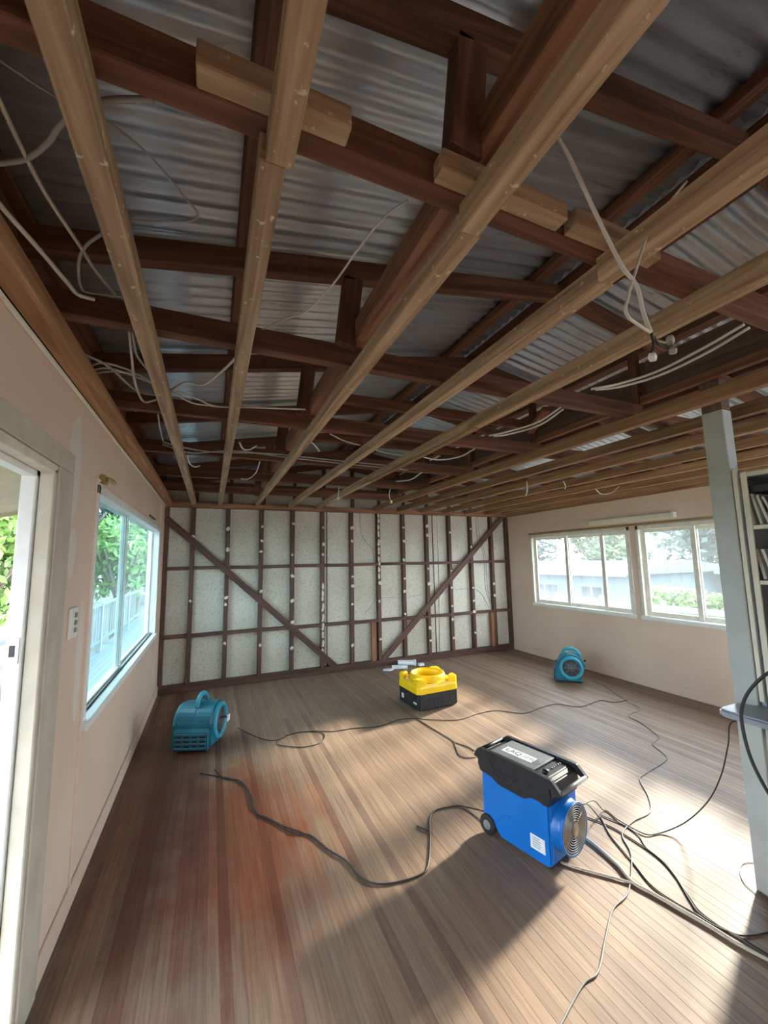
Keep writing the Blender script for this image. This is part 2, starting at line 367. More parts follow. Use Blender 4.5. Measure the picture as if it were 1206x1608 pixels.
bm_obj('ridge_cap', bm, M['corr'], roof)

# ---------------------------------------------------------------- exposed ceiling framing
ceil = empty('ceiling', label='exposed ceiling framing of tan joists and dark roof timbers', kind='structure')
JX = [-.525, -.235, .10, .545, 1.005, 1.43, 2.34, 2.75, 3.17, 3.61, 4.06, 4.48, 4.90]
TY = [-1.05, -.17, .70, 1.575, 2.455, 3.36, 4.26, 5.15]          # near faces of the tie beams
for i, x in enumerate(JX):
    mt = M['orange'] if i in (0,) or i >= 5 + 1 else M['tan']
    if i == 4 or i == 5: mt = M['tan']
    wd = .075 if i == 0 else .052
    split = .725 if 2 <= i <= 4 else None
    dx = {2: .012, 3: -.012, 4: -.02, 5: .015}.get(i, 0)
    hj = .07
    if split:
        timber('joist', (x+dx*0, YN, HC+hj/2), (x, split-.001, HC+hj/2), wd, hj, mt, ceil)
        timber('joist', (x-dx, split+.001, HC+hj/2+.003), (x-dx, YB-.03, HC+hj/2+.003), wd, hj-.006, mt, ceil)
    else:
        timber('joist', (x, YN, HC+hj/2), (x, YB-.03, HC+hj/2), wd, hj, mt, ceil)
# doubled laths on two joists (scabs nailed under the far half)
timber('lath', (1.415, 1.9, HC-.006), (1.415, 3.6, HC-.006), .045, .012, M['orange'], ceil)
for y in TY:
    timber('tie_beam', (XL-.04, y+.025, JT+.045), (2.43, y+.025, JT+.045), .05, .09, M['dark'], ceil)
    timber('tie_beam', (2.50, y+.075, JT+.045), (XR+.04, y+.075, JT+.045), .05, .09, M['dark'], ceil)
for y in TY + [-1.9, YB+.02]:
    for a, c in ((XL-.45, RIDGE_X), (RIDGE_X, XR+.45)):
        za, zc = raf(a)+.045, raf(c)+.045
        yy = y-.045 if y < YB else y
        timber('rafter', (a, yy+.025, za), (c, yy+.025, zc), .05, .09, M['dark'], ceil)
for x in (XL-.03, .09, .80, 1.60, 1.98, 2.70, 3.42, 4.14, 4.86):
    s = .18 if x < RIDGE_X else -.18
    timber('purlin', (x, YN, raf(x)+.112), (x, YB+.3, raf(x)+.112), .07, .042, M['dark'], ceil, up=(-s, 0, 1))
timber('ridge_board', (RIDGE_X, YN, raf(RIDGE_X)+.05), (RIDGE_X, YB, raf(RIDGE_X)+.05), .025, .14, M['dark'], ceil)
# strutting beam lying on the ties, with props up to the rafters
timber('strutting_beam', (.565, YN, JT+.09+.05), (.565, YB, JT+.14), .055, .10, M['red'], ceil)
for k, y in enumerate(TY[1:]):
    timber('prop', (.50, y-.022, JT+.07), (.535, y-.022, raf(.53)+.01), .085, .046, M['dark'], ceil, up=(0, 1, 0))
# deep board and its short studs above the post line
for a, c in ((YN, -.2), (-.19, 1.55), (1.56, 3.34), (3.35, YB)):
    timber('bulkhead_board', (2.47, a, 2.675), (2.47, c, 2.675), .022, .27, M['board'], ceil)
for y in TY:
    timber('bulkhead_stud', (2.435, y+.03, JT), (2.435, y+.03, raf(2.435)), .05, .045, M['dark'], ceil, up=(0, 1, 0))
    timber('collar', (.62, y+.07, 2.70), (2.42, y+.07, 2.70), .04, .07, M['dark'], ceil) if y > 1.6 else None
timber('bulkhead_rail', (2.445, YN, 2.56), (2.445, YB, 2.56), .03, .05, M['red'], ceil)
# packing blocks at the joist joints on the first tie
for (x0, x1) in ((-.05, .228), (.435, .80), (.83, 1.16)):
    timber('packing_block', (x0, .676, JT+.024), (x1, .676, JT+.024), .044, .05, M['tan'], ceil)
# scraps of brace between joists
for x, y0, y1, z in ((2.1, 1.9, 2.3, 2.56), (1.2, 2.9, 3.3, 2.58)):
    timber('nailing_scrap', (x-.12, y0, z), (x+.12, y1, z), .05, .035, M['dark'], ceil)
# extra low ties in the far roof space
for y in (4.72, 5.55):
    timber('hanging_rail', (XL, y, JT+.16), (2.43, y, JT+.16), .04, .08, M['dark'], ceil)

# ---------------------------------------------------------------- back wall: bare studs in front of pale sheets
wb = empty('wall_back', label='stripped back wall of dark studs over pale speckled sheets', kind='structure')
SX = [-.547, -.234, .197, .639, 1.075, 1.518, 1.973, 2.417, 2.853, 3.288, 3.728, 4.164, 4.608, 4.955]
for a, c in zip([XL-.1]+[s for s in SX[2:-1:2]], [s for s in SX[2:-1:2]]+[XR+.1]):
    box('lining_sheet', a+.0015, c-.0015, YB+.078, YB+.09, -.02, 2.9, M['fibro'], wb, .001)
for x in SX: timber('stud', (x, YB+.04, .05), (x, YB+.04, HC-.03), .054, .076, M['stud'], wb, up=(0, 1, 0)).rotation_euler
timber('bottom_plate', (XL, YB+.04, .045), (XR, YB+.04, .045), .082, .09, M['stud'], wb)
timber('top_plate', (XL, YB+.035, HC+.005), (XR, YB+.035, HC+.005), .09, .07, M['red'], wb)
for z in (1.54, .68):
    xs = [XL] + SX[1:-1] + [XR]
    for a, c in zip(xs[:-1], xs[1:]):
        timber('noggin', (a+.025, YB+.035, z+random.uniform(-.004, .004)), (c-.025, YB+.035, z+random.uniform(-.004, .004)), .066, .045, M['stud'], wb)
timber('brace', (XL+.01, YB+.003, 2.20), (1.70, YB+.003, .085), .022, .085, M['stud'], wb, up=(0, 0, 1))
timber('brace', (2.455, YB+.003, .085), (4.87, YB+.003, 2.345), .022, .085, M['stud'], wb, up=(0, 0, 1))
timber('trimmer', (2.315, YB+.03, .09), (2.315, YB+.03, .66), .07, .06, M['red'], wb, up=(0, 1, 0))
timber('trimmer', (4.545, YB+.03, .09), (4.545, YB+.03, .66), .07, .06, M['red'], wb, up=(0, 1, 0))
for x in SX[1:-1]: timber('gable_stud', (x+.03, YB+.05, HC+.04), (x+.03, YB+.05, raf(x)+.08), .045, .045, M['stud'], wb, up=(0, 1, 0))
gm = bpy.data.meshes.new('glue_dab'); b_ = bmesh.new(); bmesh.ops.create_icosphere(b_, subdivisions=2, radius=1)
for v in b_.verts: v.co *= 1+random.uniform(-.18, .18)
b_.to_mesh(gm); b_.free(); gm.materials.append(M['glue'])
dabs = {1: [1.12, 1.95], 2: [2.06, 1.78, 1.14, 1.05, .55], 3: [2.1, 1.9, 1.75, 1.2, .48], 4: [2.15, 1.7, 1.4, 1.05, .75, .4], 5: [2.1, 1.85, 1.7],
        6: [2.1, 1.9, 1.36, 1.22, .95, .35], 7: [1.85, 1.62, 1.25, .97, .4], 8: [2.12, 1.9, 1.6, 1.3, 1.1, .75, .45], 9: [2.15, 2.0, 1.45, 1.2, .9, .5, .3],
        10: [2.05, 1.4, 1.12, .82, .6, .3], 11: [2.12, 1.8, 1.65, 1.1, .88, .7, .35], 12: [2.1, 1.15, .95]}
for i, zs in dabs.items():
    for z in zs:
        o = bpy.data.objects.new('glue_dab', gm); link(o, wb); s = random.uniform(.7, 1.25)
        o.location = (SX[i]+random.uniform(-.008, .008), YB+.001, z); o.scale = (.019*s, .005, .026*s); o.rotation_euler = (0, random.uniform(0, 3), 0)
for i, zr in ((5, (.25, 1.25)), (7, (1.35, 2.3))):           # long smears of old adhesive
    z = zr[0]
    while z < zr[1]:
        h = random.uniform(.03, .09); o = bpy.data.objects.new('glue_smear', gm); link(o, wb)
        o.location = (SX[i]+random.uniform(-.006, .006), YB+.001, z); o.scale = (.016, .004, h*.6); z += h*1.25
tag(box('wall_gable_lining', XL-.083, XR+.1, YB+.10, YB+.12, -.1, 3.2, M['white']), 'outer cladding behind the stripped back wall', kind='structure').name = 'wall_outer'

# conduits and thin wires on the back wall
def wire(name, pts, r, mat, label, cat='cable', group=None, k=6, n=8):
    return tag(tube(name, pts, r, mat, None, k, n), label, cat, group)
wire('conduit', [(1.595, YB+.07, 2.36), (1.598, YB+.07, 1.5), (1.60, YB+.07, .09)], .006, M['cord'], 'thin dark conduit beside the fifth stud of the back wall', 'conduit')
wire('conduit', [(3.43, YB+.07, 2.36), (3.435, YB+.07, 1.4), (3.44, YB+.07, .06)], .006, M['cord'], 'thin dark upright conduit on the right half of the back wall', 'conduit')
wire('conduit', [(3.53, YB+.07, 2.36), (3.53, YB+.07, 1.3), (3.50, YB+.07, .06)], .007, M['cable_w'], 'pale upright conduit next to the dark one on the back wall', 'conduit')
wire('cable', [(2.13, YB+.07, 2.34), (2.16, YB+.068, 2.0), (2.33, YB+.066, 1.75), (2.40, YB+.07, 1.4), (2.36, YB+.068, 1.0), (2.2, YB+.066, .8)], .004, M['cable_g'], 'thin curved grey wire left of the smeared stud')
wire('cable', [(2.44, YB+.07, 1.02), (2.9, YB+.07, 1.0), (3.3, YB+.068, 1.04), (3.6, YB+.07, 1.03), (3.9, YB+.068, 1.08), (4.3, YB+.07, 1.05), (4.52, YB+.07, .75)], .004, M['cable_g'], 'thin wire strung sideways across the back wall studs')
wire('cable', [(4.33, YB+.07, 2.34), (4.35, YB+.07, 1.95), (4.46, YB+.07, 1.65), (4.47, YB+.07, 1.1), (4.56, YB+.07, .78)], .004, M['cable_g'], 'left of two thin wires dropping by the right brace')
wire('cable', [(4.37, YB+.07, 2.34), (4.40, YB+.07, 1.95), (4.50, YB+.07, 1.65), (4.51, YB+.07, 1.1), (4.58, YB+.07, .78)], .004, M['cable_g'], 'right of two thin wires dropping by the right brace')

# ---------------------------------------------------------------- left wall with door and window openings
def wall_with_holes(name, x0, x1, y0, y1, z0, z1, holes, mat):
    """wall slab in the y-z plane made of panels around the holes (ya, yb, za, zb)"""
    ys = sorted({y0, y1, *[h[0] for h in holes], *[h[1] for h in holes]}); bm = bmesh.new()
    for a, c in zip(ys[:-1], ys[1:]):
        zs = [(z0, z1)]
        for h in holes:
            if h[0] <= a+1e-6 and h[1] >= c-1e-6:
                zs = [s for z in zs for s in ((z[0], min(z[1], h[2])), (max(z[0], h[3]), z[1])) if s[1]-s[0] > 1e-4]
        for s in zs: bbox(bm, x0, x1, a, c, s[0], s[1])
    bmesh.ops.remove_doubles(bm, verts=bm.verts, dist=1e-5)
    return bm_obj(name, bm, mat)
LW = (2.535, 5.335, .80, 2.03); LD = (.85, 1.905, -.02, 1.985)
wl = tag(wall_with_holes('wall_left', XL-.083, XL, YN, YB+.1, -.1, HC, [LW, LD], M['pink_l']), 'pinkish beige left wall with white filler patches', kind='structure')
timber('cover_strip', (XL+.004, YN, HC-.012), (XL+.004, YB, HC-.012), .010, .022, M['cream'], wl)
for y in (2.50, 5.40): timber('cover_strip', (XL+.004, y, .10), (XL+.004, y, 2.045 if y < 3 else 2.36), .014, .010, M['pink_l'], wl, up=(0, 1, 0))
timber('cover_strip', (XL+.004, 2.50, 2.055), (XL+.004, 5.36, 2.055), .010, .012, M['pink_l'], wl)
bl = tag(timber('baseboard_left', (XL+.006, 2.10, .055), (XL+.006, YB, .055), .012, .11, M['pink_l']), 'low painted skirting along the left wall', kind='structure')
tag(timber('eave_block_left', (XL-.055, YN, 2.565), (XL-.055, YB+.1, 2.565), .05, .386, M['dark']), 'dark board added above the left wall plate to stop eave light', kind='structure')  # added board, keeps outside light from leaking in under the left eave
# door frame
d1 = empty('door_1', (XL, 1.9, 0), label='worn cream frame of the open doorway in the left wall', kind='structure')
def dpart(name, a, mat, bev=.004): 
    x0, x1, y0, y1, z0, z1 = a
    o = box(name, x0-XL, x1-XL, y0-1.9, y1-1.9, z0, z1, mat, d1, bev); return o
dpart('architrave', (XL, XL+.018, 1.915, 2.09, 0, 1.99), M['jambwood'])
dpart('architrave', (XL, XL+.018, .70, 2.09, 1.992, 2.075), M['jambwood'])
dpart('architrave', (XL, XL+.018, .70, .845, 0, 1.99), M['jambwood'])
dpart('jamb', (XL-.035, XL+.012, 1.88, 1.91, 0, 1.972), M['jambwood'])
dpart('jamb', (XL-.085, XL-.038, 1.865, 1.912, 0, 1.965), M['white'])
dpart('jamb', (XL-.085, XL-.038, .84, .87, 0, 1.965), M['white'])
dpart('head', (XL-.035, XL+.012, .84, 1.91, 1.955, 1.99), M['jambwood'])
dpart('head', (XL-.085, XL-.038, .84, 1.91, 1.935, 1.99), M['white'])
st = dpart('strike_plate', (XL-.082, XL-.045, 1.861, 1.866, 1.26, 1.35), M['chrome'], .001)
bm = bmesh.new(); bbox(bm, -.072, -.056, -.042, -.039, 1.285, 1.325, .0008); bm_obj('latch_hole', bm, M['black'], st)
dpart('threshold', (XL-.09, XL+.01, .84, 1.91, -.012, .006), M['jambwood'])
box('door_stop_lump', .006, .05, -.06, .02, 0, .035, M['white'], d1, .012, 2)
# power switch plate
sw = empty('switch_plate', (XL, 2.265, 1.345), label='white three-gang switch plate by the doorway', cat='switch')
box('plate', 0, .012, -.055, .055, -.068, .068, M['white'], sw, .005, 2)
for k in (-1, 0, 1): box('rocker', .011, .019, -.004, .018, k*.033-.011, k*.033+.011, M['grey'], sw, .002)
# left window
def window_frame(name, x, holes, loc, label, mull, glass, depth, side, zsill, mat, sash=.055):
    ya, yb, za, zb = holes; wdw = empty(name, (x, (ya+yb)/2, za), label=label, kind='structure'); cy = (ya+yb)/2
    s = side                                  # +1: outside is +x
    X = lambda t: s*t
    def part(nm, t0, t1, y0, y1, z0, z1, m_, bev=.003, par=None): return box(nm, min(X(t0), X(t1)), max(X(t0), X(t1)), y0-cy, y1-cy, z0-za, z1-za, m_, par or wdw, bev)
    part('jamb', -.012, depth, ya-.0, ya+.035, za, zb, mat); part('jamb', -.012, depth, yb-.035, yb, za, zb, mat)
    part('head', -.012, depth, ya, yb, zb-.05, zb, mat); part('sill', -zsill, depth, ya-.01, yb+.01, za-.02, za+.028, M['white'])
    ys = [ya+.035] + list(mull) + [yb-.035]
    for i, (a, c) in enumerate(zip(ys[:-1], ys[1:])):
        off = .035 + (.022 if i % 2 else 0)
        ov = .022
        a2 = a-(ov if i else 0); c2 = c+(ov if i < len(ys)-2 else 0)
        z0, z1 = za+.03, zb-.035
        fr = empty('sash', (0, 0, 0)); fr.parent = wdw
        part('stile', off, off+.022, a2, a2+sash, z0, z1, mat, par=fr); part('stile', off, off+.022, c2-sash, c2, z0, z1, mat, par=fr)
        part('rail', off, off+.022, a2+sash, c2-sash, z0, z0+sash, mat, par=fr); part('rail', off, off+.022, a2+sash, c2-sash, z1-sash, z1, mat, par=fr)
        part('pane', off+.009, off+.013, a2+sash-.004, c2-sash+.004, z0+sash-.004, z1-sash+.004, glass, 0, par=fr)
    return wdw
w1 = window_frame('window_1', XL, LW, None, 'large two-pane sliding window in the left wall', [3.67], M['glass_l'], .10, -1, .03, M['white'], sash=.020)
timber('track', (-.025, -1.36, .034), (-.025, 1.36, .034), .014, .012, M['black'], w1)
box('curtain_bracket', 0, .03, -1.36, -1.30, 1.245, 1.29, M['brass'], w1, .004)
tag(tube('curtain_rod_stub', [(XL+.035, 2.575, 2.065), (XL+.05, 2.60, 2.063), (XL+.05, 2.66, 2.062)], .012, M['brass'], None, 8), 'short brass curtain rod stub over the left window corner', 'curtain rod')
box('torn_bracket', 0, .012, .55, .95, 1.262, 1.287, M['board'], w1, .003); box('torn_bracket', 0, .02, .80, 1.12, 1.238, 1.256, M['frame'], w1, .003)

# ---------------------------------------------------------------- right wall with two windows
RA = (3.55, 5.32, .83, 1.975); RB = (1.68, 3.46, .83, 1.975); RC = (-2.6, 1.0, .95, 2.1)
wr = tag(wall_with_holes('wall_right', XR, XR+.10, YN, YB+.1, -.1, HC+.02, [RA, RB, RC], M['pink']), 'pinkish beige right wall with a row of windows', kind='structure')
timber('cover_strip', (XR-.004, 1.6, 1.998), (XR-.004, 5.36, 1.998), .010, .028, M['brass'], wr)
timber('wall_plate', (XR-.02, YN, HC-.012), (XR-.02, YB, HC-.012), .05, .03, M['orange'], wr)
tag(timber('baseboard_right', (XR-.006, YN, .055), (XR-.006, YB, .055), .012, .11, M['pink']), 'low painted skirting along the right wall', kind='structure')
window_frame('window_2', XR, RA, None, 'far three-pane sliding window of the right wall', [4.0, 4.615], M['glass'], .10, 1, .03, M['frame'])
window_frame('window_3', XR, RB, None, 'near sliding window of the right wall partly behind the post', [2.22, 2.82], M['glass'], .10, 1, .03, M['frame'])
window_frame('added_window', XR, RC, None, 'unseen kitchen window added to the right wall for daylight', [-1.4, -.2], M['glass'], .10, 1, .03, M['frame'])  # out of view, added to bring more daylight into the room
tr2 = tag(box('trim_2', XR-.05, XR, 2.945, 4.105, 2.035, 2.10, M['cream'], None, .004), 'cream pelmet board above the right windows', kind='structure')
box('pelmet_end', XR-.065, XR-.049, 2.945, 2.975, 2.03, 2.105, M['frame'], tr2, .003)
tag(timber('eave_block_right', (XR+.06, YN, 2.47), (XR+.06, YB+.1, 2.47), .05, .17, M['dark']), 'dark board added above the right wall plate to stop eave light', kind='structure')  # added board, shuts the right eave gap against outside light
# rear wall (behind the camera) with an opening added for more daylight
def rear():
    bm = bmesh.new()
    for a in ((XL-.1, XR+.1, -.1, .75), (XL-.1, XR+.1, 2.2, 2.45), (XL-.1, 2.3, .75, 2.2), (XR-.3, XR+.1, .75, 2.2)):
        bbox(bm, a[0], a[1], YN-.1, YN, a[2], a[3])
    return bm_obj('wall_rear', bm, M['pink'])
wre = tag(rear(), 'wall behind the viewer with an opening added for daylight', kind='structure')
bm = bmesh.new(); prism(bm, [(XL-.1, 2.45), (XR+.1, 2.45), (XR+.1, raf(XR)+.1), (RIDGE_X, raf(RIDGE_X)+.1), (XL-.1, raf(XL)+.1)], YN-.1, YN-.08, 1); bm_obj('gable_lining', bm, M['board'], wre)

# ---------------------------------------------------------------- support post, bench and shelf unit
po = empty('support_post', (2.49, 1.22, 0), label='pale grey painted square post at the end of the bench', cat='post')
box('shaft', -.04, .04, -.05, .05, 0, 2.36, M['postpaint'], po, .004)
box('bare_top', -.038, .038, -.048, .048, 2.36, JT+.09, M['board'], po, .003)
hu = empty('shelf_unit', (2.47, .62, .87), label='blue-grey open shelf unit standing on the bench beside the post', cat='shelf')
W0, W1 = -1.0, .545
box('side_panel', 0, .30, W1-.02, W1, 0, 1.15, M['bluegrey'], hu, .002); box('side_panel', 0, .30, W0, W0+.02, 0, 1.15, M['bluegrey'], hu, .002)
box('back_panel', .29, .305, W0, W1, 0, 1.15, M['bluegrey'], hu)
box('top_panel', -.002, .30, W0, W1, 1.115, 1.135, M['bluegrey'], hu, .002)
for z in (.867, .597): 
    s_ = box('shelf', .004, .29, W0+.02, W1-.06, z-.016, z, M['bluegrey'], hu, .002); box('edge_strip', -.004, .004, W0+.02, W1-.055, z-.018, z+.002, M['cream'], s_, .001)
box('edge_strip', -.010, .0, W1-.055, W1-.030, .02, 1.14, M['cream'], hu, .002); box('edge_strip', -.014, .0, W1-.018, W1+.002, .02, 1.165, M['cream'], hu, .002)
box('edge_strip', -.006, .0, W0, W1-.056, 1.117, 1.137, M['cream'], hu, .001)
box('mirror_back', .284, .289, W0+.02, W1-.02, .02, .575, plain('dark_gloss', (.07, .08, .09), .12, var=.1), hu)
be = empty('kitchen_bench', (2.5, .6, 0), label='blue-grey laminate bench with a rounded end around the post', cat='bench')
bm = bmesh.new(); prism(bm, [(-.255, .60), (-.245, .635), (-.22, .645), (-.08, .645), (-.08, .565), (.04+.0, .565), (.04, .645), (.42, .645), (.42, -1.6), (-.255, -1.6)], .835, .87, 2)
es = [e for e in bm.edges if abs(e.verts[0].co.z-e.verts[1].co.z) < 1e-6]; bmesh.ops.bevel(bm, geom=es, offset=.009, segments=3, affect='EDGES')
bm_obj('bench_top', bm, M['bench'], be, False)
box('end_panel', -.045, .38, .53, .558, 0, .834, M['postpaint'], be, .002)
box('front_panel', -.045, -.02, -1.6, .529, 0, .834, M['postpaint'], be, .002)
# papers and folders on the shelves
def leaning(name, y, z, h, wd, th, lean, mat, label, cat):
    o = empty(name, (2.492, y, z+.006), 0, label, cat, 'papers and folders in the shelf unit')
    b1 = box('cover', 0, wd, -th, 0, 0, h, mat, o, .001); b2 = box('pages', -.002, wd-.002, -th+.0015, -.0015, .002, h-.002, M['paper'], b1)
    o.rotation_euler = (lean, 0, 0); return o
zt = .87+.867; zl = .87+.597
tones = ['first grey folder leaning nearest the post on the top shelf', 'second leaning paper folder on the top shelf', 'third leaning paper folder on the top shelf', 'fourth leaning paper folder on the top shelf']
for i in range(4): leaning('paper_folder', 1.122-i*.030, zt, .165-.008*i, .2, .012, -.10-.07*i, [M['paper'], M['plastic_w'], M['paper'], M['grey']][i], tones[i], 'folder')
t_ = empty('black_binder', (2.49, 1.02, zt+.168), 0, 'black binder lying on top of the leaning folders', 'binder', 'papers and folders in the shelf unit')
box('cover', 0, .2, -.11, .11, 0, .035, M['black'], t_, .003); box('pages', .008, .203, -.105, .10, .006, .03, M['paper'], t_)
for i in range(3): leaning('paper_folder', 1.105-i*.034, zl, .15, .2, .014, -.16-.06*i, [M['paper'], M['plastic_w'], M['grey']][i], ['first pale folder leaning on the lower shelf by the post', 'second pale folder leaning on the lower shelf', 'third grey folder leaning on the lower shelf'][i], 'folder')

# ---------------------------------------------------------------- blue dehumidifier
U = Vector((.241, -.9705, 0)); Wv = Vector((-.9705, -.241, 0)); Fp = Vector((1.632, 1.768, 0))
Cc = Fp - U*.19 - Wv*.135
dh = empty('dehumidifier', Cc, math.atan2(-U.x, U.y), 'blue and black portable dehumidifier with a round fan outlet on the floor', 'dehumidifier')
hw = .135
bm = bmesh.new(); prism(bm, [(-.215, .075), (-.125, .075), (-.095, .018), (.20, .018), (.22, .035), (.22, .33), (-.215, .345)], -hw, hw, 0)
bmesh.ops.bevel(bm, geom=list(bm.edges), offset=.008, segments=2, affect='EDGES'); body = bm_obj('body', bm, M['blue'], dh, False)
bm = bmesh.new(); prism(bm, [(-.222, .331), (-.135, .333), (-.09, .300), (.08, .296), (.118, .330), (.172, .332), (.186, .313), (.226, .316), (.245, .37), (.235, .43), (.21, .445), (-.20, .445), (-.235, .42), (-.24, .37)], -hw-.006, hw+.006, 0)
bmesh.ops.bevel(bm, geom=list(bm.edges), offset=.006, segments=2, affect='EDGES'); lid = bm_obj('lid', bm, M['lid'], dh, False)
for s in (-1, 1):       # pressed recess outline on each side of the lid
    tube('side_rib', [(s*(hw+.006), -.145, .425), (s*(hw+.007), -.105, .345), (s*(hw+.007), -.02, .335), (s*(hw+.007), .04, .385)], .004, M['lid'], lid, raw=True)
    # raised rails along both top edges, ending in ears front and back
    bm = bmesh.new(); prism(bm, [(-.265, .405), (-.25, .438), (-.215, .462), (.18, .462), (.245, .458), (.30, .405), (.285, .39), (.235, .42), (.16, .44), (-.17, .44), (-.23, .395)], s*(hw-.018), s*(hw+.008), 0)
    bmesh.ops.bevel(bm, geom=list(bm.edges), offset=.003, segments=1, affect='EDGES'); bm_obj('handle_rail', bm, M['lid'], dh)
tube('handle_bar', [(-hw+.01, .288, .405), (hw-.01, .288, .405)], .012, M['grey'], dh, 10, raw=True)
tube('handle_bar', [(-hw+.01, -.245, .432), (hw-.01, -.245, .432)], .012, M['lid'], dh, 10, raw=True)
tp = box('top_panel', -.108, .108, -.165, .125, .445, .456, M['grey'], dh, .004, 2)
box('name_label', -.034+.02, .034+.02, -.125, .075, .456, .4575, M['label'], tp)
box('control_panel', -.105, .105, .13, .205, .436, .447, M['black'], dh, .003)
for i in range(5): lathe('button', [(.0001, .004), (.006, .004), (.006, 0)], M['grey'], dh, 'Z', 10).location = (-.08+.02*i, .17, .447)
lathe('knob', [(.0001, .012), (.015, .012), (.018, 0)], M['black'], dh, 'Z', 16).location = (.06, .17, .447)
def text_obj(name, body_, size, loc, rot, mat, parent):
    cu = bpy.data.curves.new(name, 'FONT'); cu.body = body_; cu.size = size; cu.align_x = 'LEFT'; cu.align_y = 'CENTER'; cu.extrude = .0003
    cu.materials.append(mat); o = bpy.data.objects.new(name, cu); C.objects.link(o); bpy.context.view_layer.update()
    me = bpy.data.meshes.new_from_object(o.evaluated_get(bpy.context.evaluated_depsgraph_get())); bpy.data.objects.remove(o)
    o = mesh_obj(name, me, mat, parent); o.location = loc; o.rotation_euler = rot; return o
text_obj('lettering', 'LAQ', .052, (.02, -.112, .4578), (0, 0, math.pi/2), M['ink'], tp)
text_obj('lettering', 'UIPRO', .046, (.02, -.020, .4578), (0, 0, math.pi/2), M['ink2'], tp)
stk = box('sticker', hw-.001, hw+.0015, .102, .188, .073, .143, M['label'], dh)
for i in range(5): box('print_line', hw+.0015, hw+.002, .115, .115+random.uniform(.03, .06), .085+.011*i, .089+.011*i, M['ink2'], stk)
tube('body_crease', [(hw+.0005, -.115, .10), (hw+.0008, -.055, .155), (hw+.0008, -.02, .155)], .003, M['blue'], body, raw=True)
for s in (-1, 1):
    wh = lathe('wheel', [(.0001, -.014), (.05, -.014), (.054, -.008), (.054, .008), (.05, .014), (.0001, .014)], M['rubber'], dh, 'X', 28); wh.location = (s*(hw+.002), -.178, .054)
    lathe('hub', [(.0001, s*.018), (.022, s*.018), (.026, s*.013)], M['grey'], wh, 'X', 20)
for s in (-1, 1): box('foot', s*.09-.02, s*.09+.02, .15, .20, 0, .02, M['rubber'], dh, .004)
fy = .221
fan = lathe('fan_collar', [(.128, 0), (.127, .018), (.118, .032), (.117, .060), (.121, .065), (.125, .065), (.125, .059), (.121, .057), (.111, .055), (.108, .04), (.108, .01)], M['blue'], dh, 'Y', 40); fan.location = (.005, fy, .195)
box('fan_plate', -.122, .125, fy-.002, fy+.006, .05, .33, M['blue'], dh, .003)
dk = lathe('fan_duct', [(.0001, .008), (.1085, .008), (.1085, .012)], M['black'], dh, 'Y', 36); dk.location = (.005, fy, .195)
for i in range(7):        # fan blades inside the collar
    a = 2*math.pi*i/7; bm = bmesh.new(); prof = []
    for r_ in (.03, .06, .095):
        for da, yy in ((-.16, .016), (.16, .036)):
            prof.append(bm.verts.new((r_*math.cos(a+da), yy, r_*math.sin(a+da))))
    for j in (0, 2): bm.faces.new((prof[j], prof[j+1], prof[j+3], prof[j+2]))
    bmesh.ops.solidify(bm, geom=list(bm.faces), thickness=.002); o = bm_obj('fan_blade', bm, M['grey'], dh); o.location = (.005, fy, .195)
gr = empty('grille', (.005, fy+.062, .195)); gr.parent = dh
for i in range(9):
    r_ = .03+.0108*i; tube('grille_ring', [(r_*math.cos(t*math.pi/18), 0, r_*math.sin(t*math.pi/18)) for t in range(36)], .0026, M['chrome'], gr, 5, closed=True, raw=True)
for i in range(3):
    a = math.pi/3*i+.5; tube('grille_spoke', [(.116*math.cos(a), -.003, .116*math.sin(a)), (-.116*math.cos(a), -.003, -.116*math.sin(a))], .002, M['chrome'], gr, 5, raw=True)
hb = lathe('grille_hub', [(.0001, .004), (.030, .004), (.033, 0), (.033, -.006)], M['grey'], gr, 'Y', 20)
box('hub_sticker', -.017, .017, .0045, .0055, -.03, .03, M['cardboard'], hb)

# ---------------------------------------------------------------- yellow and black air scrubber
ys_ = empty('air_scrubber', (2.305, 4.205, 0), math.radians(2.5), 'square yellow topped black air scrubber on the floor mid-room', 'air scrubber')
A, B_ = .258, .222
bm = bmesh.new(); prism(bm, [(-A, -B_), (A, -B_), (A, B_), (-A, B_)], .012, .168, 2)
ve = [e for e in bm.edges if abs(e.verts[0].co.z-e.verts[1].co.z) > .1]; bmesh.ops.bevel(bm, geom=ve, offset=.025, segments=3, affect='EDGES'); base = bm_obj('base', bm, M['lid'], ys_)
for s in (-1, 1):
    for t in (-1, 1): box('foot', s*.21-.02, s*.21+.02, t*.175-.02, t*.175+.02, 0, .014, M['rubber'], ys_, .003)
for i in range(6): box('vent_bar', -.10+.05*i-.018, -.10+.05*i+.018, -B_-.003, -B_+.01, .05, .10, M['black'], base, .003)
box('vent_hood', -.14, .2, -B_-.006, -B_+.004, .103, .112, M['black'], base, .002)
for y, m_ in ((-.11, 'label'), (.12, 'label')): box('end_sticker', -A-.0015, -A+.001, y-.025, y+.025, .055, .105, M[m_], base)
box('control_panel', -A-.006, -A+.002, -.16, .04, .03, .125, M['black'], base, .003)
for y in (-.14, -.175): lathe('socket', [(.0001, -.008), (.014, -.008), (.018, 0)], M['chrome'], base, 'X', 14).location = (-A-.002, y, .07)
bm = bmesh.new()          # yellow lid: skirt, sloped deck, octagonal plan
prof = [(1.0, .166), (1.015, .172), (1.015, .225), (.97, .262), (.74, .268), (.70, .252)]
rings = []
base8 = [(-A+.03, -B_), (A-.03, -B_), (A, -B_+.03), (A, B_-.03), (A-.03, B_), (-A+.03, B_), (-A, B_-.03), (-A, -B_+.03)]
for s, z in prof: rings.append([bm.verts.new((x*s, y*s, z)) for x, y in base8])
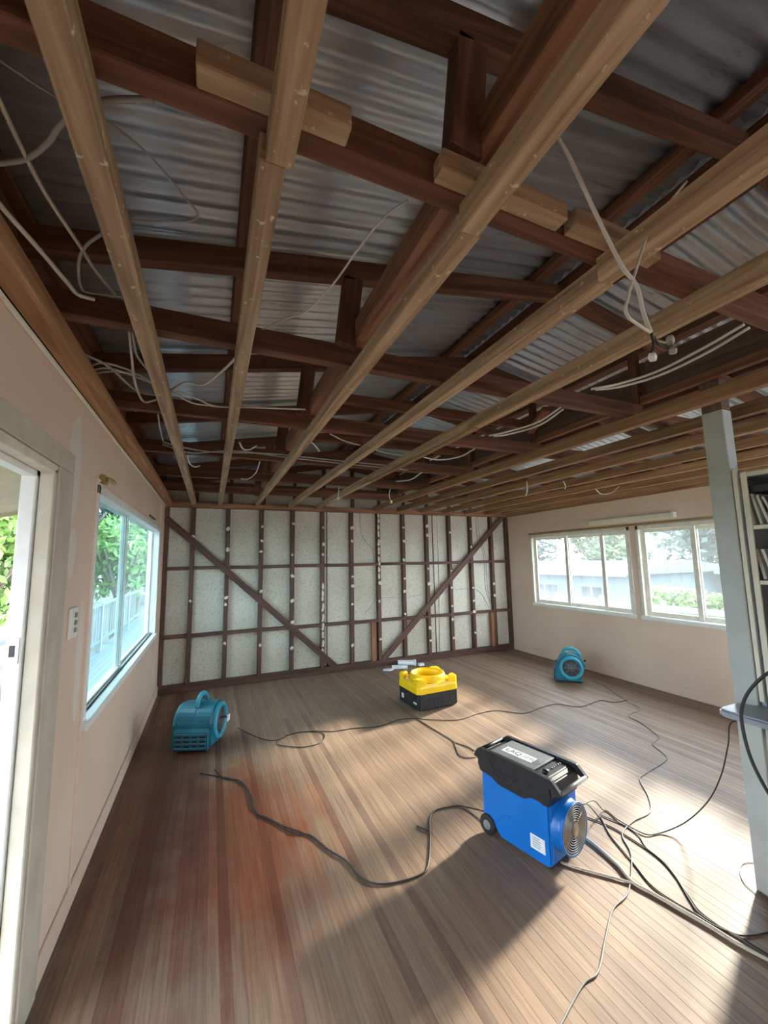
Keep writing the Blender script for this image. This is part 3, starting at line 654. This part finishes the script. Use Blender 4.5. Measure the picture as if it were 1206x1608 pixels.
for a, c in zip(rings[:-1], rings[1:]):
    for j in range(8): bm.faces.new((a[j], a[(j+1) % 8], c[(j+1) % 8], c[j]))
bm.faces.new(rings[0]); bm.faces.new(rings[-1][::-1]); top = bm_obj('top_shell', bm, M['yellow'], ys_)
rg = lathe('intake_ring', [(.195, 0), (.197, .05), (.190, .066), (.178, .068), (.170, .05), (.165, .005), (.12, -.008), (.0001, -.008)], M['yellow'], ys_, 'Z', 44); rg.location = (0, 0, .262)
for z in (.018, .036): lathe('ring_rib', [(.197, z), (.2, z+.004), (.197, z+.008)], M['yellow'], rg, 'Z', 44)
for sx in (-1, 1):
    for sy in (-1, 1):
        bm = bmesh.new(); x0, y0 = sx*A*.99, sy*B_*.99
        pts = [(x0, y0-sy*.02), (x0-sx*.02, y0), (x0-sx*.115, y0), (x0-sx*.095, y0-sy*.05), (x0-sx*.05, y0-sy*.085), (x0, y0-sy*.10)]
        prism(bm, pts, .24, .318, 2)
        te = [e for e in bm.edges if e.verts[0].co.z > .3 and e.verts[1].co.z > .3]; bmesh.ops.bevel(bm, geom=te, offset=.012, segments=2, affect='EDGES')
        cn = bm_obj('corner_block', bm, M['yellow'], ys_)
        lathe('bolt_hole', [(.0001, .001), (.009, .001), (.009, 0)], M['black'], cn, 'Z', 10).location = (x0-sx*.045, y0-sy*.035, .318)

# ---------------------------------------------------------------- teal blowers
def blower(loc, rz, label, sc=1.0):
    r = empty('air_blower', loc, rz, label, 'air blower', 'teal centrifugal blowers'); r.scale = (sc, sc, sc); HW = .15
    bm = bmesh.new(); pts = []
    cx, cz, R0 = .015, .180, .158
    for i in range(29):
        a = math.radians(205 - i*11); rr = R0*(1-.0035*i) 
        pts.append((cx+rr*math.cos(a), max(.022, cz+rr*math.sin(a))))
    pts = [p for i, p in enumerate(pts) if i == 0 or (abs(p[0]-pts[i-1][0])+abs(p[1]-pts[i-1][1])) > .004]
    # scroll outline then the outlet snout low on the -x side
    pts = [p for p in pts if not (p[0] < -.02 and p[1] < .16)]
    pts += [(-.03, .022), (-.165, .022), (-.178, .035), (-.178, .155), (-.160, .18)]
    prism(bm, pts, -HW, HW, 1)
    ee = [e for e in bm.edges if abs(e.verts[0].co.y-e.verts[1].co.y) < 1e-6]; bmesh.ops.bevel(bm, geom=ee, offset=.02, segments=3, affect='EDGES')
    hs = bm_obj('housing', bm, M['teal'], r, False)
    tube('housing_seam', [Vector((p[0]*1.004, 0, p[1]*1.004)) for p in pts], .004, M['teal'], hs, 6, closed=True, raw=True)
    for s in (-1, 1):
        lathe('inlet_ring', [(.134, -s*.01), (.138, s*.008), (.128, s*.02), (.108, s*.020), (.098, s*.008), (.096, -s*.02)], M['teal_l'], r, 'Y', 40).location = (cx, s*HW, cz)
        g_ = lathe('inlet_guard', [(.0001, s*.002), (.1, s*.002), (.1, 0)], M['black'], r, 'Y', 36); g_.location = (cx, s*(HW+.002), cz)
        for k in (.03, .05, .07, .09): tube('guard_ring', [(k*math.cos(t*math.pi/16), s*.006, k*math.sin(t*math.pi/16)) for t in range(32)], .0022, M['grey'], g_, 5, closed=True, raw=True)
        for k in range(4):
            a = k*math.pi/4; tube('guard_spoke', [(.1*math.cos(a), s*.006, .1*math.sin(a)), (-.1*math.cos(a), s*.006, -.1*math.sin(a))], .0022, M['grey'], g_, 5, raw=True)
    ou = box('outlet_mouth', -.181, -.172, -.115, .115, .035, .148, M['black'], r, .003)
    for k in range(4): box('outlet_slat', -.187, -.177, -.12, .12, .034+.033*k, .050+.033*k, M['teal'], r, .003)
    for k in (-.06, .0, .06): box('outlet_slat', -.186, -.178, k-.008, k+.008, .03, .15, M['teal'], r, .002)
    hd = [(cx-.085, 0, cz+.125), (cx-.07, 0, cz+.175), (cx-.02, 0, cz+.205), (cx+.05, 0, cz+.198), (cx+.10, 0, cz+.155), (cx+.11, 0, cz+.11)]
    tube('handle', hd, .018, M['teal_l'], r, 10)
    box('base_skid', -.15, .13, -.12, .12, .018, .05, M['teal'], r, .006)
    for s in (-1, 1): 
        for x in (-.13, .11): box('foot', x-.02, x+.02, s*.09-.02, s*.09+.02, 0, .024, M['rubber'], r, .004)
    sw_ = box('switch_box', .10, .175, -.05, .05, .15, .22, M['teal_l'], r, .008, 2); box('switch_rocker', .174, .182, -.012, .012, .17, .2, M['black'], sw_, .002)
    box('plug_clip', .165, .19, -.015, .015, .235, .255, M['black'], r, .003)
    return r
lf = blower((-.045, 4.16, 0), math.radians(68), 'teal blower by the left window wall with a white plug tag', 1.1)
box('plug_tag', .015, .065, -.215, -.207, .16, .21, M['label'], lf, .002)
tube('plug_lead', [(.0, -.155, .20), (.01, -.19, .205), (.03, -.211, .19)], .008, M['cord'], lf, 8, 5)
rf = blower((4.37, 4.10, 0), math.radians(-46), 'teal blower against the right wall under the far window', 1.05)

# ---------------------------------------------------------------- white wrapped rolls at the back wall
def roll(p0, p1, r, label):
    p0, p1 = Vector(p0), Vector(p1); t = empty('wrapped_roll', (p0+p1)/2 - Vector((0, 0, r)), 0, label, 'roll', 'white rolls by the back wall')
    d = (p1-p0)/2; z = Vector((0, 0, r))
    tube('roll_body', [z-d, z-d*.9, z+d*.9, z+d], lambda q: r*(.97+.03*math.sin(q*9)), M['plastic_w'], t, 16, 5)
    tube('end_sleeve', [z+d*.82, z+d*1.06], r*1.06, M['plastic_w'], t, 16, raw=True); tube('end_cap', [z+d*1.055, z+d*1.065], r*.8, M['grey'], t, 14, raw=True)
    return t
roll((2.66, 5.75, .045), (2.90, 5.66, .045), .045, 'larger white wrapped roll behind the yellow scrubber')
roll((2.50, 5.62, .032), (2.70, 5.54, .032), .032, 'smaller white wrapped roll in front of the larger one')
bm = bmesh.new(); prism(bm, [(2.34, 5.60), (2.42, 5.55), (2.50, 5.57), (2.52, 5.63), (2.44, 5.66), (2.36, 5.65)], .001, .02, 2); bmesh.ops.bevel(bm, geom=list(bm.edges), offset=.006, segments=2, affect='EDGES')
tag(bm_obj('plastic_offcut', bm, M['plastic_w']), 'flat white plastic offcut beside the wrapped rolls', 'plastic')
tag(box('plastic_elbow', 2.93, 3.02, 5.58, 5.65, 0, .04, M['plastic_w'], None, .012, 2), 'small white plastic end piece right of the wrapped rolls', 'plastic')

# ---------------------------------------------------------------- cords on the floor
def fl(pts, r, zz=None):
    return [at(x, y, 2, r+.001) for x, y in pts]
def cA(l): return [(300+x/2.5125, 1080+y/2.5125) for x, y in l]
def cB(l): return [(860+x/2.934, 1060+y/2.934) for x, y in l]
def grounded(P, r):            # smooth the run and keep it on top of the boards
    out = spline(P, 7)
    for p in out: p.z = max(p.z, r+.001)
    return out
def cord(name, px, r, mat, label, cat='cord', lift=None, pre=(), post=()):
    P = grounded(list(pre) + fl(px, r) + list(post), r)
    return tag(tube(name, P, r, mat, None, 6, raw=True), label, cat, 'cords on the floor')
cord('power_cord', cA([(185, 158), (250, 190), (300, 206), (345, 205), (400, 181), (480, 171), (560, 172), (640, 160), (740, 152), (820, 126), (890, 120)]) + cA([(930, 125), (1050, 127), (1130, 103), (1206, 90)]) + [(822, 1120), (850, 1111), (875, 1105.6), (911, 1110), (942, 1100), (964, 1103), (985, 1099.6)], .0036, M['cord'], 'long thin black cord from the left blower past the yellow scrubber to the right')
cord('power_cord', cA([(345, 203), (338, 214), (350, 226), (440, 234), (510, 217), (527, 190), (505, 176), (440, 174), (375, 188)]), .0034, M['cord'], 'loop of black cord lying between the left blower and the scrubber')
cord('power_cord', cA([(890, 122), (960, 165), (1020, 200), (1040, 215), (1090, 232), (1118, 248)]), .0036, M['cord'], 'black cord from the yellow scrubber towards the dehumidifier')
cord('power_cord', cA([(1036, 212), (1046, 240), (1058, 264), (1085, 276), (1125, 274)]), .0034, M['cord'], 'short black cord curl behind the dehumidifier')
bp_ = at(760, 1268, 0, 1.50)
cord('power_cord', cA([(92, 322), (130, 357), (190, 366), (228, 410), (240, 462), (268, 502), (330, 530), (400, 572), (470, 582), (540, 638), (612, 684), (660, 742), (720, 772), (800, 770), (900, 740), (935, 702), (943, 600), (941, 520), (960, 487), (1010, 472), (1080, 470)]), .0048, M['cord'], 'thick black cord snaking from the left blower to the dehumidifier', post=(Cc-U*.19+Vector((0, 0, .05)), Cc-U*.16+Vector((0, 0, .12))))
cord('power_cord', cA([(35, 338), (110, 350), (160, 360), (215, 392), (238, 432), (250, 488), (300, 512), (370, 548), (430, 568), (500, 604), (560, 655)]), .0036, M['cord'], 'second thinner strand running beside the thick black cord')
cord('cord_tail', cA([(892, 546), (915, 556), (940, 566)]), .0055, M['cord'], 'short stub of cord sticking out beside the thick cord bend')
cord('power_cord', cB([(210, 28), (280, 62), (350, 112), (425, 157), (372, 186), (430, 220), (503, 275), (510, 294), (484, 320), (540, 368), (542, 395), (440, 460), (425, 486), (464, 560), (472, 630), (400, 670), (355, 710), (345, 745), (380, 810), (387, 870), (380, 960), (360, 1020), (300, 1082), (265, 1220), (232, 1368), (162, 1428), (60, 1612), (20, 1690)]), .0034, M['cord_g'], 'long grey cord wandering from the right blower to the bottom of the picture')
sock = Cc + U*.23 + Wv*-.11 + Vector((0, 0, .22))
cord('power_cord', cB([(235, 655), (290, 740), (390, 860), (470, 960), (560, 1030), (680, 1100), (760, 1150), (870, 1195), (940, 1200), (1015, 1185), (1060, 1170)]), .0034, M['cord'], 'black cord dropping from the dehumidifier and curving right under the bench', pre=(sock, at(895+25, 1262, 1, 1.80)))
P = [sock + Vector((.01, 0, .01)), at(860+210/2.934, 1060+578/2.934, 1, 1.85)] + fl(cB([(255, 622), (330, 670), (400, 710), (460, 735), (530, 725)]), .0055)
P += [at(860+640/2.934, 1060+675/2.934, 2, .06), at(860+740/2.934, 1060+580/2.934, 2, .20), at(860+800/2.934, 1060+460/2.934, 2, .40), at(860+832/2.934, 1060+320/2.934, 2, .62), at(860+852/2.934, 1060+215/2.934, 2, .80), Vector((2.40, 1.12, .815))]
tag(tube('power_cord', grounded(P, .0034), .0034, M['cord'], None, 6, raw=True), 'black cord rising from the floor to the underside of the bench end', 'cord', 'cords on the floor')
cord('power_cord', cB([(170, 650), (260, 685), (330, 720), (440, 790), (520, 850), (590, 930), (650, 1030), (690, 1090), (760, 1142), (850, 1188), (930, 1235), (1015, 1288), (1060, 1320)]), .0034, M['cord'], 'black cord running beside the cream hose towards the lower right')
cord('power_cord', cB([(245, 645), (350, 690), (420, 740), (455, 795), (545, 868), (600, 945), (645, 1008), (700, 1085), (790, 1156), (900, 1222)]), .003, M['cord_g'], 'grey cord crossing between the two black cords right of the dehumidifier')
cord('drain_hose', cB([(175, 750), (240, 800), (320, 872), (390, 952), (480, 1003), (600, 1072), (740, 1152), (880, 1240), (1015, 1312), (1080, 1350)]), .0075, M['hose'], 'cream drain hose leading from the dehumidifier to the lower right', 'hose')
cord('drain_hose', cB([(60, 862), (110, 880), (200, 905), (290, 930), (360, 950), (400, 962)]), .006, M['hose'], 'short brown hose under the dehumidifier fan joining the cream hose', 'hose')
cord('thin_wire', [(1196, 1356), (1180, 1354), (1166, 1357), (1162, 1371), (1169, 1387), (1182, 1399), (1196, 1411)], .0018, M['cord_g'], 'thin wire loop on the floor at the post base')
Pk = [(1250, 1040), (1206, 1057), (1178, 1083), (1166, 1108), (1165, 1135), (1176, 1182), (1195, 1225), (1225, 1275)]
tag(tube('appliance_cable', [at(x, y, 0, 2.20 - .02*i) for i, (x, y) in enumerate(Pk)], .0065, M['cord'], None, 8, 8), 'thick black cable looping over the bench edge', 'cable')

# ---------------------------------------------------------------- loose cables in the ceiling
def cw(px, z, r, mat, label, axis=2, group='loose ceiling cables'):
    P = [at(x, y, axis, z if not isinstance(z, (list, tuple)) else z[i]) for i, (x, y) in enumerate(px)]
    return tag(tube('ceiling_cable', P, r, mat, None, 6, 7), label, 'cable', group)
cw([(-40, 70), (0, 160), (40, 245), (75, 310), (128, 390), (150, 425), (185, 468)], [2.47]*5+[2.5, 2.55], .005, M['hose'], 'straight cream cable crossing the upper left ceiling corner')
cw([(-40, 270), (0, 322), (60, 390), (105, 443), (122, 462), (148, 470)], [2.43]*4+[2.44, 2.45], .0062, M['cable_w'], 'thick white cable with a bent end at the left wall')
cw([(-30, 258), (0, 256), (40, 249), (75, 224), (100, 192), (160, 160), (240, 156)], 2.47, .006, M['cable_g'], 'grey conduit arc passing behind the leftmost joist')
cw([(-30, 75), (0, 95), (85, 150), (160, 186), (230, 240), (290, 310), (310, 335), (300, 347), (260, 348), (203, 345)], 2.50, .0026, M['cable_g'], 'thin wire looping back beside the leftmost joist')
cw([(162, 366), (133, 388), (123, 420), (130, 455), (160, 462), (190, 466)], [2.47, 2.47, 2.47, 2.5, 2.53, 2.54], .0045, M['cable_g'], 'grey cable hook behind the leftmost joist')
cw([(640, 315), (600, 345), (560, 395), (520, 450), (480, 490), (450, 500), (412, 518)], 2.5, .0032, M['cable_w'], 'thin white cable stretched below the second rafter')
cw([(845, 160), (866, 198), (890, 240), (905, 270), (940, 345), (975, 415), (1000, 450), (1010, 490), (1022, 522)], .58, .0046, M['cable_w'], 'thick white cable hanging to the bare lamp holder', 1)
cw([(1078, 285), (1060, 307), (1040, 335), (1015, 375), (1000, 420), (985, 470), (985, 495), (1010, 515), (1022, 522)], .58, .0036, M['cable_w'], 'thinner white cable curving to the bare lamp holder', 1)
cw([(1168, 510), (1100, 549), (1030, 584), (970, 603), (928, 611)], 2.39, .006, M['cable_w'], 'upper of two parallel white cables under the brown board')
cw([(1176, 515), (1108, 555), (1036, 589), (975, 607), (935, 612)], 2.385, .006, M['cable_w'], 'lower of two parallel white cables under the brown board')
cw([(880, 640), (842, 664), (792, 679), (768, 684)], 2.42, .006, M['cable_w'], 'upper strand of the double cable below the third tie beam')
cw([(884, 643), (846, 668), (798, 682), (775, 685)], 2.415, .006, M['cable_w'], 'lower strand of the double cable below the third tie beam')
cw([(745, 705), (722, 717), (690, 722), (665, 718)], 2.43, .006, M['cable_w'], 'short sagging cable below the fourth tie beam')
cw([(662, 742), (645, 753), (622, 756)], 2.43, .006, M['cable_w'], 'short cable end near the back of the ceiling')
cw([(105, 535), (130, 555), (170, 575), (215, 613), (255, 622), (300, 628)], 2.47, .006, M['cable_g'], 'grey cable sloping down from the left wall plate')
cw([(203, 520), (207, 560), (212, 600), (225, 630), (245, 628)], 2.46, .006, M['cable_w'], 'white cable loop hanging left of the leftmost joist')
cw([(207, 520), (214, 555), (225, 572), (238, 586)], 2.47, .005, M['cable_w'], 'short white cable drop beside the leftmost joist')
cw([(135, 578), (160, 570), (200, 580), (240, 600), (268, 612)], 2.48, .005, M['cable_w'], 'first of the bundled white wires by the left wall')
cw([(138, 582), (170, 578), (210, 590), (250, 606)], 2.48, .005, M['cable_w'], 'second of the bundled white wires by the left wall')
cw([(140, 587), (180, 583), (215, 588)], 2.48, .005, M['cable_w'], 'third shorter bundled wire by the left wall')
cw([(381, 551), (352, 580), (320, 604), (292, 601), (270, 612)], 2.46, .006, M['cable_w'], 'curved white cable between the two left joists')
cw([(268, 612), (300, 622), (340, 638), (400, 640), (480, 643)], 2.46, .005, M['cable_w'], 'white wire running on towards the third joist')
cw([(270, 615), (300, 632), (330, 637), (345, 639)], 2.46, .005, M['cable_w'], 'short white wire joining below the third tie beam')
cw([(248, 650), (252, 675), (256, 692)], 2.46, .005, M['cable_w'], 'short straight cable drop at the fourth tie beam')
cw([(256, 694), (290, 703), (340, 710), (420, 712), (520, 722), (620, 732)], 2.42, .0055, M['cable_g'], 'long cable run along the fourth tie beam')
cw([(256, 698), (300, 711), (370, 708), (450, 718), (540, 728), (640, 738)], 2.415, .0055, M['cable_g'], 'second long cable run along the fourth tie beam')
cw([(376, 695), (382, 705), (392, 706), (403, 700)], 2.40, .005, M['cable_w'], 'small white cable hook at the second joist')
cw([(408, 725), (402, 742), (390, 752), (378, 752)], 2.40, .005, M['cable_w'], 'white cable curl right of the second joist near the back')
cw([(294, 715), (298, 728), (306, 733), (314, 731)], 2.40, .005, M['cable_w'], 'small white cable hook right of the leftmost joist')
cw([(488, 693), (495, 700), (502, 709)], 2.40, .005, M['cable_w'], 'short straight wire stub under the third joist')
cw([(518, 681), (540, 692), (565, 699)], 2.44, .005, M['cable_w'], 'white wire between the third and fourth joists')
cw([(584, 704), (610, 712), (640, 715)], 2.44, .005, M['cable_w'], 'white wire between the fourth and fifth joists')
for (px, lab) in (([(530, 744), (532, 762), (531, 782)], 'white lamp flex hanging near the back wall on the left'), ([(613, 768), (611, 776), (614, 788)], 'white lamp flex hanging near the back wall on the right')):
    e_ = empty('lamp_flex', at(px[-1][0], px[-1][1], 1, 4.3), 0, lab, 'cable', 'hanging lamp flexes'); o_ = Vector(e_.location)
    tube('flex', [at(x, y, 1, 4.3)-o_ for x, y in px], .006, M['cable_w'], e_, 6, 4)
    lathe('lamp_socket', [(.0001, -.02), (.016, -.018), (.016, .012), (.007, .02)], M['cable_w'], e_, 'Z', 12)
cw([(827, 756), (828, 768), (826, 778)], 3.0, .006, M['cable_w'], 'short white flex between the right-hand joists', 1)
cw([(884, 755), (888, 763), (887, 768)], 2.9, .006, M['cable_w'], 'pale bent wire between the right-hand joists', 1)
cw([(935, 768), (945, 776), (960, 774), (972, 764)], 2.36, .005, M['cable_w'], 'coiled pale wire under the far right joists')
# bare lamp holder bundle
jp = at(1022, 524, 1, .58)
lh = empty('lamp_holder', jp, 0, 'bare lamp holder terminals dangling from two white cables', 'lamp holder')
def lp(x, y, dy=0): return at(x, y, 1, .58+dy)-jp
tube('core_wire', [lp(1022, 522), lp(1030, 534), lp(1045, 538)], .003, M['brass'], lh, 5, 4)
tube('core_wire', [lp(1022, 522), lp(1036, 542), lp(1050, 548, .01)], .003, M['cord'], lh, 5, 4)
tube('core_wire', [lp(1022, 522), lp(1026, 540), lp(1022, 556)], .003, M['cord'], lh, 5, 4)
for (x, y, rz, m_) in ((1052, 534, .2, 'cable_g'), (1056, 551, -.3, 'cable_g'), (1024, 561, .1, 'plastic_w')):
    c_ = box('terminal_block', -.012, .010, -.009, .007, -.008, .007, M[m_], lh, .004, 2); c_.location = lp(x, y); c_.rotation_euler = (.2, rz, .4)
    lathe('terminal_screw', [(.0001, .012), (.0045, .012), (.005, .004)], M['chrome'], c_, 'Z', 10)

# ---------------------------------------------------------------- outside: verandah, gardens, houses
vd = tag(box('floor_verandah', -2.02, XL-.1, -3.5, 14, -.16, -.055, M['deck']), 'painted boards of the verandah deck', kind='structure')
dm = bpy.data.meshes.new('deck_board'); b_ = bmesh.new(); bbox(b_, -.043, .043, -4.5, 4.5, -.02, 0, .003); b_.to_mesh(dm); b_.free(); dm.materials.append(M['deck'])
for i in range(15):
    for y0 in (1.0, 10.0):
        o = bpy.data.objects.new('deck_board', dm); link(o, vd); o.location = (XL-.15-i*.09, y0, -.034)
bm = bmesh.new(); prism(bm, [(XL-.085, 2.078), (-2.1, 1.772), (-2.1, 1.80), (XL-.085, 2.106)], -3.5, 3.4, 1)
cvr = tag(bm_obj('ceiling_verandah', bm, M['soffit']), 'cream sloping verandah ceiling seen through the doorway', kind='structure')
timber('barge_board', (XL-.09, 3.41, 2.10), (-2.1, 3.41, 1.80), .02, .09, M['soffit'], cvr)
vr = empty('verandah_rail', (-1.92, 5, -.03), 0, 'pale blue verandah railing with thin white balusters', 'railing')
for z in (.88, .20): timber('rail', (0, -8, z), (0, 9, z), .05, .05, M['rail'], vr)
for y in (-4, -1.7, 1.6, 4.4, 7.2): timber('rail_post', (0, y, 0), (0, y, 1.80 if y < -1.6 else .93), .08, .08, M['railw'], vr, up=(0, 1, 0))
bmsh = bpy.data.meshes.new('baluster'); b_ = bmesh.new(); bbox(b_, -.009, .009, -.009, .009, .2, .88); b_.to_mesh(bmsh); b_.free(); bmsh.materials.append(M['railw'])
for i in range(62):
    y = -3.9+i*.2
    o = bpy.data.objects.new('baluster', bmsh); link(o, vr); o.location = (0, y, 0)
gl_ = tag(box('ground_left', -60, -2.2, -40, 70, -1.6, -1.35, M['dirt']), 'bare earth and grass beyond the verandah', kind='structure'); gl_.name = 'ground'
gr_ = tag(box('ground_right', XR+.4, 60, -40, 70, -2.2, -2.0, M['dirt']), 'ground between this house and the neighbours', kind='structure'); gr_.name = 'ground'
lawn = tag(box('lawn', -30, -13.5, -10, 22, -1.35, -1.30, M['leaf1']), 'sunlit green lawn past the verandah', 'lawn', kind='stuff')
def leaves(name, blobs, n, size, mat, parent, seed):
    rnd = random.Random(seed); V = []; Fc = []
    for _ in range(n):
        cx, cy, cz, rx, ry, rz = rnd.choice(blobs)
        while True:
            d = Vector((rnd.uniform(-1, 1), rnd.uniform(-1, 1), rnd.uniform(-1, 1)))
            if .25 < d.length < 1: break
        p = Vector((cx+d.x*rx, cy+d.y*ry, cz+d.z*rz))
        a = Vector((rnd.gauss(0, 1), rnd.gauss(0, 1), rnd.gauss(0, 1))).normalized(); b = a.orthogonal().normalized()
        s = size*rnd.uniform(.6, 1.4); i = len(V)
        V += [p-a*s, p+b*s*.45, p+a*s, p-b*s*.45]; Fc.append((i, i+1, i+2, i+3))
    me = bpy.data.meshes.new(name); me.from_pydata([tuple(v) for v in V], [], Fc); me.update()
    return mesh_obj(name, me, mat, parent)
def tree(loc, h, r, mat, label, seed, n=2600, size=.16, group='trees outside'):
    rnd = random.Random(seed); t = empty('tree', loc, 0, label, 'tree', group)
    tube('trunk', [(0, 0, 0), (.05*h*rnd.uniform(-1, 1), 0, h*.3), (.06*h*rnd.uniform(-1, 1), .05*h*rnd.uniform(-1, 1), h*.62)], lambda q: .05*h*(1-.6*q)*.6, M['bark'], t, 8, 5)
    for k in range(4):
        a = rnd.uniform(0, 6.28); tube('branch', [(0, 0, h*.35), (.3*r*math.cos(a), .3*r*math.sin(a), h*.5), (.7*r*math.cos(a), .7*r*math.sin(a), h*.7)], lambda q: .018*h*(1-.7*q), M['bark'], t, 6, 4)
    blobs = []
    for k in range(11):
        a = rnd.uniform(0, 6.28); q = rnd.uniform(0, .75)*r; blobs.append((q*math.cos(a), q*math.sin(a), h*rnd.uniform(.42, .88), r*rnd.uniform(.3, .5), r*rnd.uniform(.3, .5), h*rnd.uniform(.12, .2)))
    leaves('foliage', blobs, n, size, mat, t, seed+1); return t
TL = [(-4.9, 12.0, 5.6, 2.1, 'leaf1', 'bright green bushy tree framed by the doorway', 4200, .13), (-9.2, 16.0, 8, 2.8, 'leaf2', 'taller darker tree behind the bright one by the doorway', 3600, .2),
      (-6.0, 20.5, 7.5, 2.6, 'leaf2', 'dark green tree seen through the left half of the left window', 3200, .18), (-2.9, 16.6, 5.0, 1.7, 'leaf1', 'light green small tree seen through the left window', 3000, .13),
      (-4.0, 26.5, 9, 2.8, 'leaf3', 'distant blue-green tree beyond the left window', 3000, .24), (-12, 27.5, 10, 4.0, 'leaf2', 'distant dark tree beyond the lawn', 3000, .28)]
for i, (x, y, h, r, m_, lab, n, s) in enumerate(TL): tree((x, y, -1.4), h, r, M[m_], lab, 50+i*3, n, s, 'trees beyond the verandah')
TR = [(23, 25.5, 7.4, 2.9, 'leaf3', 'tall blue-green tree behind the neighbouring house at far left of the right windows'), (23.5, 19.0, 7.8, 3.0, 'leaf2', 'dark tree behind the neighbouring house seen in the middle pane'),
      (24, 12.8, 7.6, 3.0, 'leaf3', 'grey-green tree seen above the roof by the window post'), (29, 10.0, 8.6, 3.0, 'leaf2', 'dark tree above the low gable roof'), (29, 3.6, 8.4, 3.0, 'leaf3', 'grey-green tree at the right edge of the right windows'), (30, 25, 9.5, 3.2, 'leaf2', 'far dark tree beyond the neighbouring house'), (31, 16.5, 9.8, 3.2, 'leaf3', 'pale distant tree between the two dark ones beyond the right windows')]
for i, (x, y, h, r, m_, lab) in enumerate(TR): tree((x, y, -2.0), h, r, M[m_], lab, 90+i*3, 2600, .24, 'trees beyond the right windows')
def house(loc, ly, lx, wall_h, ridge, label, seed):
    h = empty('house', loc, 0, label, 'house', 'neighbouring houses')
    nbrd = int(wall_h/.2)
    for i in range(nbrd): box('weatherboard', -.02, .0, -ly/2, ly/2, i*.2, i*.2+.195, M['hwall'], h)
    box('wall', .0, lx, -ly/2, ly/2, 0, wall_h, M['hwall'], h)
    bm = bmesh.new(); prism(bm, [(-.5, wall_h), (-.5, wall_h+.1), (lx/2, wall_h+ridge), (lx+.5, wall_h+.1), (lx+.5, wall_h)], -ly/2-.4, ly/2+.4, 1); bm_obj('roof', bm, M['hroof'], h)
    box('fascia', -.54, -.5, -ly/2-.4, ly/2+.4, wall_h-.06, wall_h+.14, M['htrim'], h)
    k = 0; y = -ly/2+.9
    while y < ly/2-1.2:
        wd = 1.5 if k % 2 else 1.0
        z0, z1 = (.9, 2.6) if k % 3 == 2 else (1.7, 2.5)
        z1 = min(z1, wall_h-.25)
        f = box('window', -.05, -.02, y, y+wd, z0, z1, M['htrim'], h)
        for q in range(2): box('pane', -.056, -.05, y+.06+q*wd/2, y+wd/2-.03+q*wd/2, z0+.06, z1-.06, M['hglass'], f)
        y += wd+1.1; k += 1
    return h
house((13.5, 14.6, -2.0), 9.4, 6, 2.95, .45, 'pale blue weatherboard house filling the far right window', 1)
house((18.5, 6.6, -2.0), 5, 5, 2.9, 1.1, 'smaller gabled house behind the hedge in the near right window', 2)
lh2 = empty('house', (-1.5, 36, -1.4), math.radians(100), 'white house beyond the trees seen through the left window', 'house', 'neighbouring houses')
box('wall', 0, 5, -4, 4, 0, 3.6, M['htrim'], lh2); bm = bmesh.new(); prism(bm, [(-.5, 3.6), (2.5, 5.0), (5.5, 3.6)], -4.4, 4.4, 1); bm_obj('roof', bm, M['hroof'], lh2)
for y in (-2.5, 0, 2.2):
    f = box('window', -.04, 0, y-.6, y+.6, 1.2, 2.5, M['htrim'], lh2); box('pane', -.05, -.04, y-.5, y+.5, 1.3, 2.4, M['hglass'], f)
hg = empty('hedge', (10.5, 6.1, -2.0), 0, 'yellow-green clipped hedge below the near right window', 'hedge')
leaves('foliage', [(0, y, 2.5+.05*math.sin(y*3), .4, .5, .30) for y in [-2.6+.32*i for i in range(12)]], 2800, .09, M['leaf1'], hg, 5)
for k in range(4): tube('stem', [(0, -2.4+k*1.0, 0), (.05, -2.4+k*1.0, 1.1), (0, -2.35+k*1.0, 2.4)], .03, M['bark'], hg, 6, 3)
fe = empty('paling_fence', (9.6, 6.0, -2.0), 0, 'low grey rail fence in front of the hedge', 'fence')
for z in (.35, .65, .95, 1.25, 1.55, 1.85, 2.12, 2.38): timber('fence_rail', (0, -3.2, z), (0, 3.4, z+.03), .03, .12, M['post_dark'], fe)
for y in (-3, -1.4, .2, 1.8, 3.3): timber('fence_post', (.05, y, 0), (.05, y, 2.55), .09, .09, M['htrim'], fe, up=(0, 1, 0))
